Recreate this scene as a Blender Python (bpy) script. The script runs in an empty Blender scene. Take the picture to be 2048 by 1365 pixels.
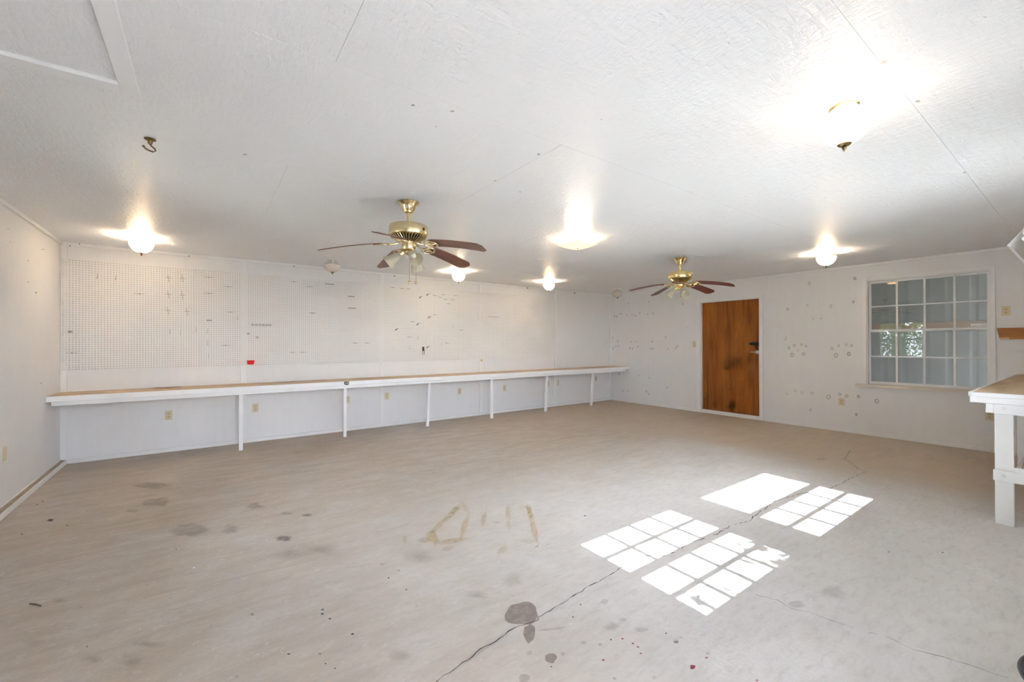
import bpy, bmesh, math, random
import numpy as np
from mathutils import Vector, Matrix

random.seed(7)
rng = np.random.default_rng(7)
SC = bpy.context.scene
COL = SC.collection

# ------------------------------------------------------------------ camera
FPX, YAW, CAMZ, CY, ROLL, PITCH = 848.12, 0.9452, 1.3138, 684.17, -0.0019, 0.0038
YW, XW, XL, H = 6.664, 7.638, -1.2885, 2.44      # far wall, right wall, left wall, ceiling
YN = -0.35                                        # wall behind the camera
F0 = np.array([math.cos(YAW), math.sin(YAW), 0.0]); R0 = np.array([math.sin(YAW), -math.cos(YAW), 0.0])
U0 = np.array([0, 0, 1.0])
CF = F0 * math.cos(PITCH) + U0 * math.sin(PITCH); CU = U0 * math.cos(PITCH) - F0 * math.sin(PITCH)
CR = R0 * math.cos(ROLL) + CU * math.sin(ROLL); CU = CU * math.cos(ROLL) - R0 * math.sin(ROLL)
cam_d = bpy.data.cameras.new('camera'); cam = bpy.data.objects.new('camera', cam_d); COL.objects.link(cam)
cam_d.sensor_width = 36.0; cam_d.lens = FPX * 36.0 / 2048.0; cam_d.shift_y = (CY - 682.5) / 2048.0
cam_d.clip_start = 0.02; cam_d.clip_end = 300
cam.matrix_world = Matrix(((CR[0], CU[0], -CF[0], 0), (CR[1], CU[1], -CF[1], 0), (CR[2], CU[2], -CF[2], CAMZ), (0, 0, 0, 1)))
SC.camera = cam

def ray(p):
    return CF + CR * (p[0] - 1024) / FPX - CU * (p[1] - CY) / FPX
def on_plane(p, ax, val):
    d = ray(p); o = np.array([0, 0, CAMZ]); t = (val - o[ax]) / d[ax]
    return o + t * d

# ------------------------------------------------------------------ world, sun, exposure
HAZE = 3.0
SUN_T = 0.85                                       # tan(elevation); the sun stands behind the camera
sun_dir = Vector((0.03, 1.0, -SUN_T)).normalized()
w = bpy.data.worlds.new('sky'); SC.world = w; w.use_nodes = True
wn = w.node_tree.nodes; wl = w.node_tree.links; wn.clear()
sky = wn.new('ShaderNodeTexSky'); sky.sky_type = 'NISHITA'; sky.sun_disc = False
sky.sun_elevation = math.atan(SUN_T); sky.sun_rotation = math.pi; sky.air_density = 1.0; sky.dust_density = 1.6
bgn = wn.new('ShaderNodeBackground'); bgn.inputs['Strength'].default_value = 1.0
won = wn.new('ShaderNodeOutputWorld'); wb_ = wn.new('ShaderNodeMix'); wb_.data_type = 'RGBA'; wb_.blend_type = 'MULTIPLY'; wb_.inputs[0].default_value = 1.0; wb_.inputs[7].default_value = (0.18, 0.20, 0.232, 1)
wl.new(sky.outputs[0], wb_.inputs[6]); 
hz_ = wn.new('ShaderNodeMix'); hz_.data_type = 'RGBA'; hz_.blend_type = 'ADD'; hz_.inputs[0].default_value = 1.0; hz_.inputs[7].default_value = (HAZE * 0.93, HAZE, HAZE * 1.22, 1)
wl.new(wb_.outputs[2], hz_.inputs[6]); wl.new(hz_.outputs[2], bgn.inputs[0]); wl.new(bgn.outputs[0], won.inputs[0])   # thin even haze over the clear sky
sd = bpy.data.lights.new('sun', 'SUN'); sd.energy = 17.5; sd.angle = 0.0050; sd.color = (0.80, 0.89, 1.0)
so = bpy.data.objects.new('sun', sd); COL.objects.link(so); so.location = (2, -12, 12)
so.rotation_euler = sun_dir.to_track_quat('-Z', 'Y').to_euler()
vs = SC.view_settings
vs.view_transform = 'Standard'; vs.look = 'None'; vs.gamma = 1.0; vs.use_curve_mapping = False; vs.exposure = 2.58
SC.cycles.max_bounces = 14; SC.cycles.diffuse_bounces = 8; SC.cycles.glossy_bounces = 5
SC.cycles.transparent_max_bounces = 16; SC.cycles.transmission_bounces = 8
SC.cycles.sample_clamp_indirect = 12.0; SC.cycles.caustics_reflective = False; SC.cycles.caustics_refractive = False
LAMP_W = 6.6

# ------------------------------------------------------------------ materials
MATS = {}
def nmat(name):
    m = bpy.data.materials.new(name); m.use_nodes = True; nt = m.node_tree; nt.nodes.clear()
    out = nt.nodes.new('ShaderNodeOutputMaterial'); MATS[name] = m
    return m, nt, out
def node(nt, t, **kw):
    n = nt.nodes.new(t)
    for k, v in kw.items():
        if k in ('operation', 'blend_type', 'data_type', 'noise_dimensions', 'feature', 'wave_type', 'bands_direction', 'attribute_name', 'object', 'interpolation_type', 'distance'):
            setattr(n, k, v)
        else:
            n.inputs[k].default_value = v
    return n
def coords(nt, scale=(1, 1, 1), rot=(0, 0, 0), world=True):
    g = nt.nodes.new('ShaderNodeNewGeometry') if world else nt.nodes.new('ShaderNodeTexCoord')
    mp = nt.nodes.new('ShaderNodeMapping'); mp.inputs['Scale'].default_value = scale; mp.inputs['Rotation'].default_value = rot
    nt.links.new(g.outputs['Position'] if world else g.outputs['Object'], mp.inputs['Vector'])
    return mp.outputs[0]
def ramp(nt, fac, stops):
    r = nt.nodes.new('ShaderNodeValToRGB'); cr = r.color_ramp
    while len(cr.elements) < len(stops): cr.elements.new(0.5)
    for e, (p, c) in zip(cr.elements, stops):
        e.position = p; e.color = (*c, 1) if len(c) == 3 else c
    nt.links.new(fac, r.inputs[0]); return r.outputs[0]
def mixc(nt, fac, a, b, mode='MIX'):
    m = nt.nodes.new('ShaderNodeMix'); m.data_type = 'RGBA'; m.blend_type = mode
    for s, v in ((m.inputs[0], fac), (m.inputs[6], a), (m.inputs[7], b)):
        if hasattr(v, 'is_output'): nt.links.new(v, s)
        else: s.default_value = v if not isinstance(v, tuple) or len(v) == 4 else (*v, 1)
    return m.outputs[2]
def principled(nt, out, color=None, rough=0.6, metal=0.0, spec=0.5, bump=None, bump_d=0.002, bump_s=1.0):
    p = nt.nodes.new('ShaderNodeBsdfPrincipled')
    if color is not None:
        if hasattr(color, 'is_output'): nt.links.new(color, p.inputs['Base Color'])
        else: p.inputs['Base Color'].default_value = (*color, 1)
    if hasattr(rough, 'is_output'): nt.links.new(rough, p.inputs['Roughness'])
    else: p.inputs['Roughness'].default_value = rough
    p.inputs['Metallic'].default_value = metal; p.inputs['Specular IOR Level'].default_value = spec
    if bump is not None:
        b = nt.nodes.new('ShaderNodeBump'); b.inputs['Distance'].default_value = bump_d; b.inputs['Strength'].default_value = bump_s
        nt.links.new(bump, b.inputs['Height']); nt.links.new(b.outputs[0], p.inputs['Normal'])
    nt.links.new(p.outputs[0], out.inputs[0]); return p
def noise(nt, vec, scale, detail=3, rough=0.5, dist=0.0):
    n = node(nt, 'ShaderNodeTexNoise', Scale=scale, Detail=detail, Roughness=rough, Distortion=dist)
    nt.links.new(vec, n.inputs['Vector']); return n.outputs[0]
def simple(name, color, rough=0.5, metal=0.0, spec=0.5, var=0.0, vscale=8.0, bump_d=0.0):
    m, nt, out = nmat(name)
    v = coords(nt)
    nz = noise(nt, v, vscale, 4)
    c = mixc(nt, nz, tuple(x * (1 - var) for x in color), tuple(min(1, x * (1 + var)) for x in color)) if var else color
    principled(nt, out, c, rough, metal, spec, bump=nz if bump_d else None, bump_d=bump_d or 0.001)
    return m

# white wall paint: faint vertical hardboard grain and smudges
m, nt, out = nmat('wall_paint')
v = coords(nt, (6, 6, 0.8)); n1 = noise(nt, v, 3.0, 4); v2 = coords(nt); n2 = noise(nt, v2, 0.9, 3); n3 = noise(nt, v2, 90, 2)
c = mixc(nt, n2, (0.735, 0.725, 0.715), (0.82, 0.815, 0.81))
c = mixc(nt, ramp(nt, n1, [(0.45, (0, 0, 0)), (0.75, (0.25, 0.25, 0.25))]), c, (0.70, 0.69, 0.675))
principled(nt, out, c, 0.45, bump=n3, bump_d=0.0006)
# ceiling: brushed semi gloss paint on panel sheets
m, nt, out = nmat('ceiling_paint')
v = coords(nt, (1.0, 4.0, 1.0)); a = noise(nt, v, 9, 6, 0.65, 0.6); v2 = coords(nt, (3.0, 1.0, 1.0), (0, 0, 0.5)); b = noise(nt, v2, 16, 5, 0.6, 0.4)
v3 = coords(nt); big = noise(nt, v3, 1.2, 3)
mm = node(nt, 'ShaderNodeMath', operation='ADD'); nt.links.new(a, mm.inputs[0]); nt.links.new(b, mm.inputs[1])
c = mixc(nt, big, (0.76, 0.76, 0.76), (0.83, 0.83, 0.825))
principled(nt, out, c, 0.32, spec=0.42, bump=mm.outputs[0], bump_d=0.010, bump_s=0.7)
simple('trim_paint', (0.80, 0.795, 0.785), 0.4, var=0.06, vscale=5, bump_d=0.0006)
simple('bench_paint', (0.88, 0.88, 0.88), 0.42, var=0.05, vscale=7, bump_d=0.0006)
simple('pegboard_white', (0.80, 0.79, 0.775), 0.4, var=0.03, vscale=2)
simple('hole_shade_brown', (0.42, 0.33, 0.245), 0.8, var=0.1, vscale=20)  # brown of the hole sides and backing, stands in for shade
# concrete
m, nt, out = nmat('concrete')
v = coords(nt); n1 = noise(nt, v, 0.55, 5, 0.55, 0.3); n2 = noise(nt, v, 3.5, 6, 0.6, 0.4); n3 = noise(nt, v, 45, 4, 0.7)
vs2 = coords(nt, (1.0, 4.5, 1.0), (0, 0, 0.45)); n4 = noise(nt, vs2, 2.2, 6, 0.65, 0.5)
c = ramp(nt, n1, [(0.35, (0.50, 0.405, 0.30)), (0.52, (0.53, 0.46, 0.385)), (0.68, (0.56, 0.515, 0.465))])
c = mixc(nt, ramp(nt, n4, [(0.40, (0, 0, 0)), (0.62, (0.7, 0.7, 0.7))]), c, (0.42, 0.35, 0.27))
c = mixc(nt, ramp(nt, n2, [(0.5, (0, 0, 0)), (0.75, (0.5, 0.5, 0.5))]), c, (0.62, 0.60, 0.575))
c = mixc(nt, ramp(nt, n3, [(0.3, (0.25, 0.25, 0.25)), (0.5, (0, 0, 0))]), c, (0.33, 0.29, 0.26))
vo = node(nt, 'ShaderNodeTexVoronoi', Scale=3.1); nt.links.new(v, vo.inputs['Vector'])
c = mixc(nt, ramp(nt, vo.outputs['Distance'], [(0.018, (0.6, 0.6, 0.6)), (0.03, (0, 0, 0))]), c, (0.24, 0.21, 0.19))
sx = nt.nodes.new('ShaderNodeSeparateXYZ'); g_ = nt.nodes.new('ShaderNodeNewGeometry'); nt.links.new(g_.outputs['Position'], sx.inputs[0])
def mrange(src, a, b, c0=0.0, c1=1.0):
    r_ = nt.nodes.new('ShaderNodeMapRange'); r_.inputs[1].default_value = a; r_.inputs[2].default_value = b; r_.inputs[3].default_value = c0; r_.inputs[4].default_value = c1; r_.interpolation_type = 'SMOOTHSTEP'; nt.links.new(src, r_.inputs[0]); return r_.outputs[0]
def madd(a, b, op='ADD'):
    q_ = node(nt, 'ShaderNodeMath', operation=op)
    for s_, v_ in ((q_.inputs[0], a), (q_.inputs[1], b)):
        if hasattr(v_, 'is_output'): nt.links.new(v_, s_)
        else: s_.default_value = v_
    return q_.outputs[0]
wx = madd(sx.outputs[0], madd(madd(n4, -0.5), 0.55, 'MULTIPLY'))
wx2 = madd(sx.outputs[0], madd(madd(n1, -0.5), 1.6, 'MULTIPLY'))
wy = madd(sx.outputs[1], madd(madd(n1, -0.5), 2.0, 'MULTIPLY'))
pale = madd(madd(mrange(wx, -0.6, 2.6), mrange(wx2, 4.5, 6.0, 1.0, 0.0), 'MULTIPLY'), mrange(wy, 2.0, 4.2, 1.0, 0.0), 'MULTIPLY')  # pale zone paints the brighter daylight near the windows into the concrete
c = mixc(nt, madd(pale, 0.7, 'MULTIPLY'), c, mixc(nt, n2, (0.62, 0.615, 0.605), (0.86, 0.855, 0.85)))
n5 = noise(nt, coords(nt, (1.0, 3.2, 1.0), (0, 0, 0.45)), 9.0, 8, 0.75, 0.25); n6 = noise(nt, v, 20, 5, 0.7)
c = mixc(nt, ramp(nt, n5, [(0.34, (0.34, 0.34, 0.34)), (0.52, (0, 0, 0))]), c, (0.42, 0.375, 0.33))
c = mixc(nt, ramp(nt, n6, [(0.56, (0, 0, 0)), (0.72, (0.4, 0.4, 0.4))]), c, (0.72, 0.70, 0.67))
brown = madd(mrange(wx2, 4.7, 6.0), 0.55, 'MULTIPLY')  # brown dirt by the right wall, also painting in the dimmer light there
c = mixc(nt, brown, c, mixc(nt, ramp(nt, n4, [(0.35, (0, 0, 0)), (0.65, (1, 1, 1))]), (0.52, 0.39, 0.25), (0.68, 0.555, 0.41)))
rr = ramp(nt, n2, [(0.3, (0.5, 0.5, 0.5)), (0.7, (0.75, 0.75, 0.75))])
principled(nt, out, c, rr, spec=0.4, bump=n3, bump_d=0.0016)
# woods
def wood(name, dark, mid, light, scale, rough, axis='Z', sc=1.0, spec=0.5):
    m, nt, out = nmat(name)
    s = {'X': (0.12, 1, 1), 'Y': (1, 0.12, 1), 'Z': (1, 1, 0.08)}[axis]
    v = coords(nt, s, world=False); n = noise(nt, v, scale, 6, 0.6, 1.2)
    v2 = coords(nt, tuple(x * 3 for x in s), world=False); n2 = noise(nt, v2, scale * 3, 4, 0.7)
    c = ramp(nt, n, [(0.3, dark), (0.5, mid), (0.72, light)])
    c = mixc(nt, ramp(nt, n2, [(0.5, (0, 0, 0)), (0.8, (0.5, 0.5, 0.5))]), c, dark)
    principled(nt, out, c, rough, spec=spec, bump=n2, bump_d=0.0005); return m
wood('door_wood', (0.14, 0.035, 0.004), (0.30, 0.090, 0.010), (0.40, 0.135, 0.016), 9, 0.55, 'Z', spec=0.3)
wood('bench_wood', (0.45, 0.30, 0.17), (0.60, 0.44, 0.27), (0.68, 0.52, 0.35), 5, 0.55, 'X')
wood('blade_wood', (0.085, 0.030, 0.017), (0.175, 0.068, 0.040), (0.25, 0.105, 0.065), 14, 0.35, 'X')
wood('blade_wood_dark', (0.07, 0.012, 0.008), (0.13, 0.020, 0.012), (0.17, 0.032, 0.020), 14, 0.4, 'X')
wood('plank_wood', (0.30, 0.10, 0.015), (0.44, 0.16, 0.025), (0.52, 0.21, 0.04), 6, 0.5, 'Y')
simple('blade_top', (0.34, 0.25, 0.13), 0.5, var=0.15, vscale=6)
simple('brass', (0.76, 0.62, 0.36), 0.24, 1.0, var=0.06, vscale=30)
simple('bright_brass', (0.88, 0.70, 0.33), 0.17, 1.0, var=0.04, vscale=30)
simple('dark_metal', (0.05, 0.045, 0.04), 0.45, 0.6, var=0.2, vscale=20)
simple('clip_metal', (0.20, 0.18, 0.155), 0.45, 0.4, var=0.2, vscale=20)
simple('black_iron', (0.02, 0.018, 0.016), 0.5, 0.3, var=0.2, vscale=20)
simple('steel', (0.62, 0.61, 0.58), 0.32, 0.9, var=0.08, vscale=30)
simple('dull_wire', (0.30, 0.285, 0.265), 0.45, 0.35, var=0.2, vscale=30)
simple('antique_brass', (0.22, 0.15, 0.06), 0.4, 0.9, var=0.2, vscale=40)
simple('almond_plastic', (0.66, 0.57, 0.38), 0.4, var=0.05, vscale=20)
simple('almond_socket', (0.58, 0.48, 0.30), 0.4, var=0.05, vscale=20)
simple('slot_dark', (0.06, 0.045, 0.03), 0.6, var=0.1)
simple('screw_dark', (0.10, 0.085, 0.075), 0.5, 0.5, var=0.2)
simple('screw_painted', (0.45, 0.42, 0.38), 0.5, 0.2, var=0.2)
simple('red_plastic', (0.72, 0.012, 0.02), 0.3, var=0.05, vscale=10)
simple('enamel_white', (0.82, 0.81, 0.79), 0.3, var=0.04, vscale=10)
simple('tube_glass', (0.85, 0.85, 0.83), 0.2, var=0.02)
simple('sill_paint', (0.70, 0.63, 0.56), 0.5, var=0.12, vscale=9, bump_d=0.0006)
simple('dirty_plate_top', (0.42, 0.33, 0.23), 0.8, var=0.3, vscale=12, bump_d=0.001)
simple('sticker_white', (0.78, 0.78, 0.77), 0.5, var=0.02)
simple('sticker_ink', (0.09, 0.09, 0.11), 0.5, var=0.1)
simple('sticker_grey', (0.42, 0.42, 0.44), 0.5, var=0.1)
simple('bare_wood_chip', (0.66, 0.44, 0.24), 0.6, var=0.15, vscale=20)
simple('cardboard', (0.50, 0.33, 0.19), 0.8, var=0.15, vscale=15)
simple('grey_plastic', (0.42, 0.42, 0.43), 0.35, var=0.06, vscale=6)
simple('black_rubber', (0.035, 0.033, 0.035), 0.5, var=0.1)
simple('cream_plastic', (0.62, 0.50, 0.26), 0.4, var=0.05)
simple('metal_siding', (0.155, 0.15, 0.125), 0.6, 0.0, var=0.12, vscale=3)
simple('porch_dirt', (0.26, 0.22, 0.185), 0.9, var=0.35, vscale=14, bump_d=0.004)
simple('porch_beam', (0.20, 0.135, 0.085), 0.7, var=0.2, vscale=4)
simple('grass', (0.20, 0.195, 0.165), 0.9, var=0.3, vscale=2.0)
simple('bounce_gravel', (0.33, 0.31, 0.28), 0.9, var=0.15, vscale=6)
simple('bark', (0.16, 0.12, 0.09), 0.9, var=0.3, vscale=10)
simple('roof_board', (0.45, 0.42, 0.38), 0.8, var=0.1)
m, nt, out = nmat('leaf')
p = principled(nt, out, (0.09, 0.16, 0.035), 0.55); 
m, nt, out = nmat('door_dirt')
# thin window glass: see-through with a Fresnel reflection
m, nt, out = nmat('window_glass')
fr = node(nt, 'ShaderNodeFresnel', IOR=1.5); tr = nt.nodes.new('ShaderNodeBsdfTransparent'); tr.inputs[0].default_value = (0.97, 0.98, 0.97, 1)
gl = nt.nodes.new('ShaderNodeBsdfGlossy'); gl.inputs['Roughness'].default_value = 0.004
mx = nt.nodes.new('ShaderNodeMixShader'); nt.links.new(fr.outputs[0], mx.inputs[0]); nt.links.new(tr.outputs[0], mx.inputs[1]); nt.links.new(gl.outputs[0], mx.inputs[2])
nt.links.new(mx.outputs[0], out.inputs[0])
def frosted(name, col, transl, glow=0.0, gcol=(1.0, 0.78, 0.52), clear=0.0):
    m, nt, out = nmat(name)
    v = coords(nt, world=False); nz = noise(nt, v, 25, 3)
    d = nt.nodes.new('ShaderNodeBsdfPrincipled'); d.inputs['Roughness'].default_value = 0.18
    cc = mixc(nt, nz, tuple(x * 0.93 for x in col), col); nt.links.new(cc, d.inputs['Base Color'])
    if glow:
        d.inputs['Emission Color'].default_value = (*gcol, 1); d.inputs['Emission Strength'].default_value = glow
    t = nt.nodes.new('ShaderNodeBsdfTranslucent'); t.inputs[0].default_value = (*col, 1)
    mx = nt.nodes.new('ShaderNodeMixShader'); mx.inputs[0].default_value = transl
    nt.links.new(d.outputs[0], mx.inputs[1]); nt.links.new(t.outputs[0], mx.inputs[2]); res = mx.outputs[0]
    if clear:
        tp = nt.nodes.new('ShaderNodeBsdfTransparent'); m2 = nt.nodes.new('ShaderNodeMixShader'); m2.inputs[0].default_value = clear
        nt.links.new(res, m2.inputs[1]); nt.links.new(tp.outputs[0], m2.inputs[2]); res = m2.outputs[0]
    nt.links.new(res, out.inputs[0]); return m
frosted('glass_lit', (0.95, 0.88, 0.76), 0.30, 0.20, (1.0, 0.86, 0.66))
frosted('glass_lit_clear', (0.95, 0.9, 0.8), 0.4, 0.4, (1.0, 0.88, 0.72), clear=0.6)
frosted('glass_pan_lit', (0.95, 0.80, 0.58), 0.12, 0.10, (1.0, 0.82, 0.58))
frosted('glass_unlit', (0.80, 0.74, 0.66), 0.35)
frosted('glass_clear_unlit', (0.8, 0.78, 0.74), 0.2, clear=0.72)
frosted('shade_glass', (0.78, 0.73, 0.60), 0.45, clear=0.12)
m, nt, out = nmat('bulb_glow')
em = nt.nodes.new('ShaderNodeEmission'); em.inputs[0].default_value = (1.0, 0.86, 0.68, 1); em.inputs[1].default_value = 12.0; nt.links.new(em.outputs[0], out.inputs[0])
# translucent film for stains and paint marks: soft edge from the mesh attribute 'a'
def film(name, color, strength, rough=0.6, nscale=30.0, patchy=0.35):
    m, nt, out = nmat(name)
    at = node(nt, 'ShaderNodeAttribute', attribute_name='a'); v = coords(nt); nz = noise(nt, v, nscale, 4, 0.6)
    mr = nt.nodes.new('ShaderNodeMapRange'); mr.inputs['From Min'].default_value = 0.3; mr.inputs['From Max'].default_value = 0.62
    mr.inputs['To Min'].default_value = 1.0 - patchy * 2 if patchy < 0.5 else 0.0; mr.inputs['To Max'].default_value = 1.0
    nt.links.new(nz, mr.inputs['Value'])
    k = node(nt, 'ShaderNodeMath', operation='MULTIPLY'); nt.links.new(at.outputs['Fac'], k.inputs[0]); nt.links.new(mr.outputs[0], k.inputs[1])
    k2 = node(nt, 'ShaderNodeMath', operation='MULTIPLY'); nt.links.new(k.outputs[0], k2.inputs[0]); k2.inputs[1].default_value = strength; k2.use_clamp = True
    p = nt.nodes.new('ShaderNodeBsdfPrincipled'); p.inputs['Base Color'].default_value = (*color, 1); p.inputs['Roughness'].default_value = rough
    tp = nt.nodes.new('ShaderNodeBsdfTransparent'); mx = nt.nodes.new('ShaderNodeMixShader')
    nt.links.new(k2.outputs[0], mx.inputs[0]); nt.links.new(tp.outputs[0], mx.inputs[1]); nt.links.new(p.outputs[0], mx.inputs[2])
    nt.links.new(mx.outputs[0], out.inputs[0]); return m
film('oil_stain', (0.26, 0.19, 0.165), 0.5, 0.5, 30, 0.15)
film('faint_stain', (0.31, 0.235, 0.165), 0.30, 0.6, 20, 0.3)
film('yellow_paint', (0.70, 0.53, 0.25), 0.55, 0.7, 14, 0.25)
film('red_paint', (0.40, 0.06, 0.08), 0.8, 0.5, 30, 0.1)
film('dark_speck', (0.10, 0.085, 0.08), 0.9, 0.6, 30, 0.1)
film('rust_ring', (0.66, 0.46, 0.22), 0.42, 0.6, 40, 0.2)
film('rust_drip', (0.52, 0.36, 0.19), 0.42, 0.6, 40, 0.3)
film('grey_smudge', (0.42, 0.38, 0.34), 0.45, 0.6, 40, 0.3)
film('door_grime', (0.03, 0.012, 0.006), 0.75, 0.5, 18, 0.3)
film('white_speck', (0.85, 0.85, 0.84), 0.9, 0.5, 30, 0.1)
film('nail_rust', (0.58, 0.42, 0.27), 0.45, 0.6, 40, 0.2)
film('pencil', (0.22, 0.20, 0.18), 0.5, 0.6, 60, 0.3)
def M(n): return MATS[n]

# ------------------------------------------------------------------ mesh helpers
class MB:
    def __init__(s): s.v = []; s.f = []
    def add(s, vs, fs):
        k = len(s.v); s.v += [tuple(map(float, p)) for p in vs]; s.f += [tuple(i + k for i in f) for f in fs]; return s
    def box(s, x0, x1, y0, y1, z0, z1):
        x0, x1 = sorted((x0, x1)); y0, y1 = sorted((y0, y1)); z0, z1 = sorted((z0, z1))
        return s.add([(x0, y0, z0), (x1, y0, z0), (x1, y1, z0), (x0, y1, z0), (x0, y0, z1), (x1, y0, z1), (x1, y1, z1), (x0, y1, z1)],
                     [(0, 3, 2, 1), (4, 5, 6, 7), (0, 1, 5, 4), (1, 2, 6, 5), (2, 3, 7, 6), (3, 0, 4, 7)])
    def lathe(s, prof, seg=24, mat=None, capped=True):
        n = len(prof); vs = []
        for r, z in prof:
            for i in range(seg):
                a = 2 * math.pi * i / seg; vs.append((r * math.cos(a), r * math.sin(a), z))
        fs = []
        for j in range(n - 1):
            for i in range(seg):
                k = (i + 1) % seg; fs.append((j * seg + i, j * seg + k, (j + 1) * seg + k, (j + 1) * seg + i))
        if capped:
            fs.append(tuple(range(seg))[::-1]); fs.append(tuple((n - 1) * seg + i for i in range(seg)))
        if mat is not None: vs = [tuple(mat @ Vector(p)) for p in vs]
        return s.add(vs, fs)
    def tube(s, pts, r, seg=8, closed=False):
        pts = [Vector(p) for p in pts]; n = len(pts); vs = []; fs = []
        for i, p in enumerate(pts):
            a = pts[(i - 1) % n] if (i or closed) else p; b = pts[(i + 1) % n] if (i < n - 1 or closed) else p
            t = (b - a).normalized(); up = Vector((0, 0, 1)) if abs(t.z) < 0.9 else Vector((1, 0, 0))
            x = t.cross(up).normalized(); y = x.cross(t)
            rr = r[i] if isinstance(r, (list, tuple)) else r
            for k in range(seg):
                an = 2 * math.pi * k / seg; vs.append(p + x * (rr * math.cos(an)) + y * (rr * math.sin(an)))
        for i in range(n if closed else n - 1):
            j = (i + 1) % n
            for k in range(seg):
                l = (k + 1) % seg; fs.append((i * seg + k, i * seg + l, j * seg + l, j * seg + k))
        if not closed:
            fs.append(tuple(range(seg))[::-1]); fs.append(tuple((n - 1) * seg + k for k in range(seg)))
        return s.add([tuple(p) for p in vs], fs)
    def sphere(s, c, r, seg=12, rings=8, sz=1.0):
        prof = [(max(1e-4, r * math.sin(math.pi * i / rings)), -r * sz * math.cos(math.pi * i / rings)) for i in range(rings + 1)]
        return s.lathe(prof, seg, Matrix.Translation(c))
    def prism(s, poly, z0, z1):
        n = len(poly)
        return s.add([(x, y, z0) for x, y in poly] + [(x, y, z1) for x, y in poly],
                     [tuple(range(n))[::-1], tuple(range(n, 2 * n))] + [(i, (i + 1) % n, n + (i + 1) % n, n + i) for i in range(n)])
    def mesh(s, name, bevel=0.0, smooth=False, fix=True):
        me = bpy.data.meshes.new(name); me.from_pydata(s.v, [], s.f)
        if fix or bevel:
            bm = bmesh.new(); bm.from_mesh(me)
            if fix: bmesh.ops.recalc_face_normals(bm, faces=bm.faces)
            if bevel:
                bmesh.ops.bevel(bm, geom=[e for e in bm.edges if len(e.link_faces) == 2 and e.calc_face_angle(0) > 0.5], offset=bevel, segments=1, affect='EDGES', clamp_overlap=True)
            bm.to_mesh(me); bm.free()
        if smooth:
            me.polygons.foreach_set('use_smooth', [True] * len(me.polygons))
            try: me.set_sharp_from_angle(angle=math.radians(38))
            except Exception: pass
        me.update(); return me

def link(name, me, mat, parent=None, loc=None):
    o = bpy.data.objects.new(name, me); COL.objects.link(o)
    if me is not None and mat is not None:
        if not me.materials: me.materials.append(M(mat))
    if parent is not None: o.parent = parent
    if loc is not None: o.location = loc
    return o
def obj(name, mb, mat, parent=None, bevel=0.0, smooth=False, loc=None, world=False, fix=True):
    """world=True: vertices are world positions; bring them into the parent's frame"""
    if world and parent is not None:
        pm = parent_matrix(parent).inverted(); mb.v = [tuple(pm @ Vector(p)) for p in mb.v]
    return link(name, mb.mesh(name, bevel, smooth, fix), mat, parent, loc)
def parent_matrix(o):
    m = Matrix.LocRotScale(o.location, o.rotation_euler, o.scale)
    return parent_matrix(o.parent) @ m if o.parent else m
def tag(o, label, cat, group=None):
    o['label'] = label; o['category'] = cat
    if group: o['group'] = group
    return o
def struct(o, label=None):
    o['kind'] = 'structure'
    if label: o['label'] = label
    return o
def thing(name, label, cat, loc=(0, 0, 0), rotz=0.0, group=None):
    o = bpy.data.objects.new(name, None); COL.objects.link(o); o.empty_display_size = 0.05
    o.location = loc; o.rotation_euler = (0, 0, rotz); return tag(o, label, cat, group)
def dup(root, loc, rotz=0.0, label=None, group=None):
    def cp(o, parent):
        c = o.copy(); COL.objects.link(c); c.parent = parent
        for ch in o.children: cp(ch, c)
        return c
    r = cp(root, None); r.location = loc; r.rotation_euler = (0, 0, rotz)
    if label: r['label'] = label
    if group: r['group'] = group
    return r

def wall_with_holes(name, axis, face, thick, a0, a1, z0, z1, holes, mat):
    """axis 'x': wall in plane x=face, running along y; thickness goes outwards (sign of thick)"""
    mb = MB(); As = sorted({a0, a1, *[h[0] for h in holes], *[h[1] for h in holes]}); Zs = sorted({z0, z1, *[h[2] for h in holes], *[h[3] for h in holes]})
    def solid(i, j):
        if i < 0 or j < 0 or i >= len(As) - 1 or j >= len(Zs) - 1: return False
        ca = (As[i] + As[i + 1]) / 2; cz = (Zs[j] + Zs[j + 1]) / 2
        return not any(h[0] < ca < h[1] and h[2] < cz < h[3] for h in holes)
    def P(a, d, z): return (face + d, a, z) if axis == 'x' else (a, face + d, z)
    for i in range(len(As) - 1):
        for j in range(len(Zs) - 1):
            if not solid(i, j): continue
            A, B, Z, Y = As[i], As[i + 1], Zs[j], Zs[j + 1]
            mb.add([P(A, 0, Z), P(B, 0, Z), P(B, 0, Y), P(A, 0, Y)], [(0, 1, 2, 3)])
            mb.add([P(A, thick, Z), P(B, thick, Z), P(B, thick, Y), P(A, thick, Y)], [(0, 3, 2, 1)])
            for di, dj, e in ((-1, 0, (A, A, Z, Y)), (1, 0, (B, B, Z, Y)), (0, -1, (A, B, Z, Z)), (0, 1, (A, B, Y, Y))):
                if not solid(i + di, j + dj):
                    p, q, r, t = e
                    if di: mb.add([P(p, 0, r), P(p, thick, r), P(p, thick, t), P(p, 0, t)], [(0, 1, 2, 3)])
                    else: mb.add([P(p, 0, r), P(q, 0, r), P(q, thick, r), P(p, thick, r)], [(0, 1, 2, 3)])
    me = bpy.data.meshes.new(name); me.from_pydata(mb.v, [], mb.f); bm = bmesh.new(); bm.from_mesh(me)
    bmesh.ops.remove_doubles(bm, verts=bm.verts, dist=1e-5); bmesh.ops.recalc_face_normals(bm, faces=bm.faces); bm.to_mesh(me); bm.free()
    return struct(link(name, me, mat))

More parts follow.
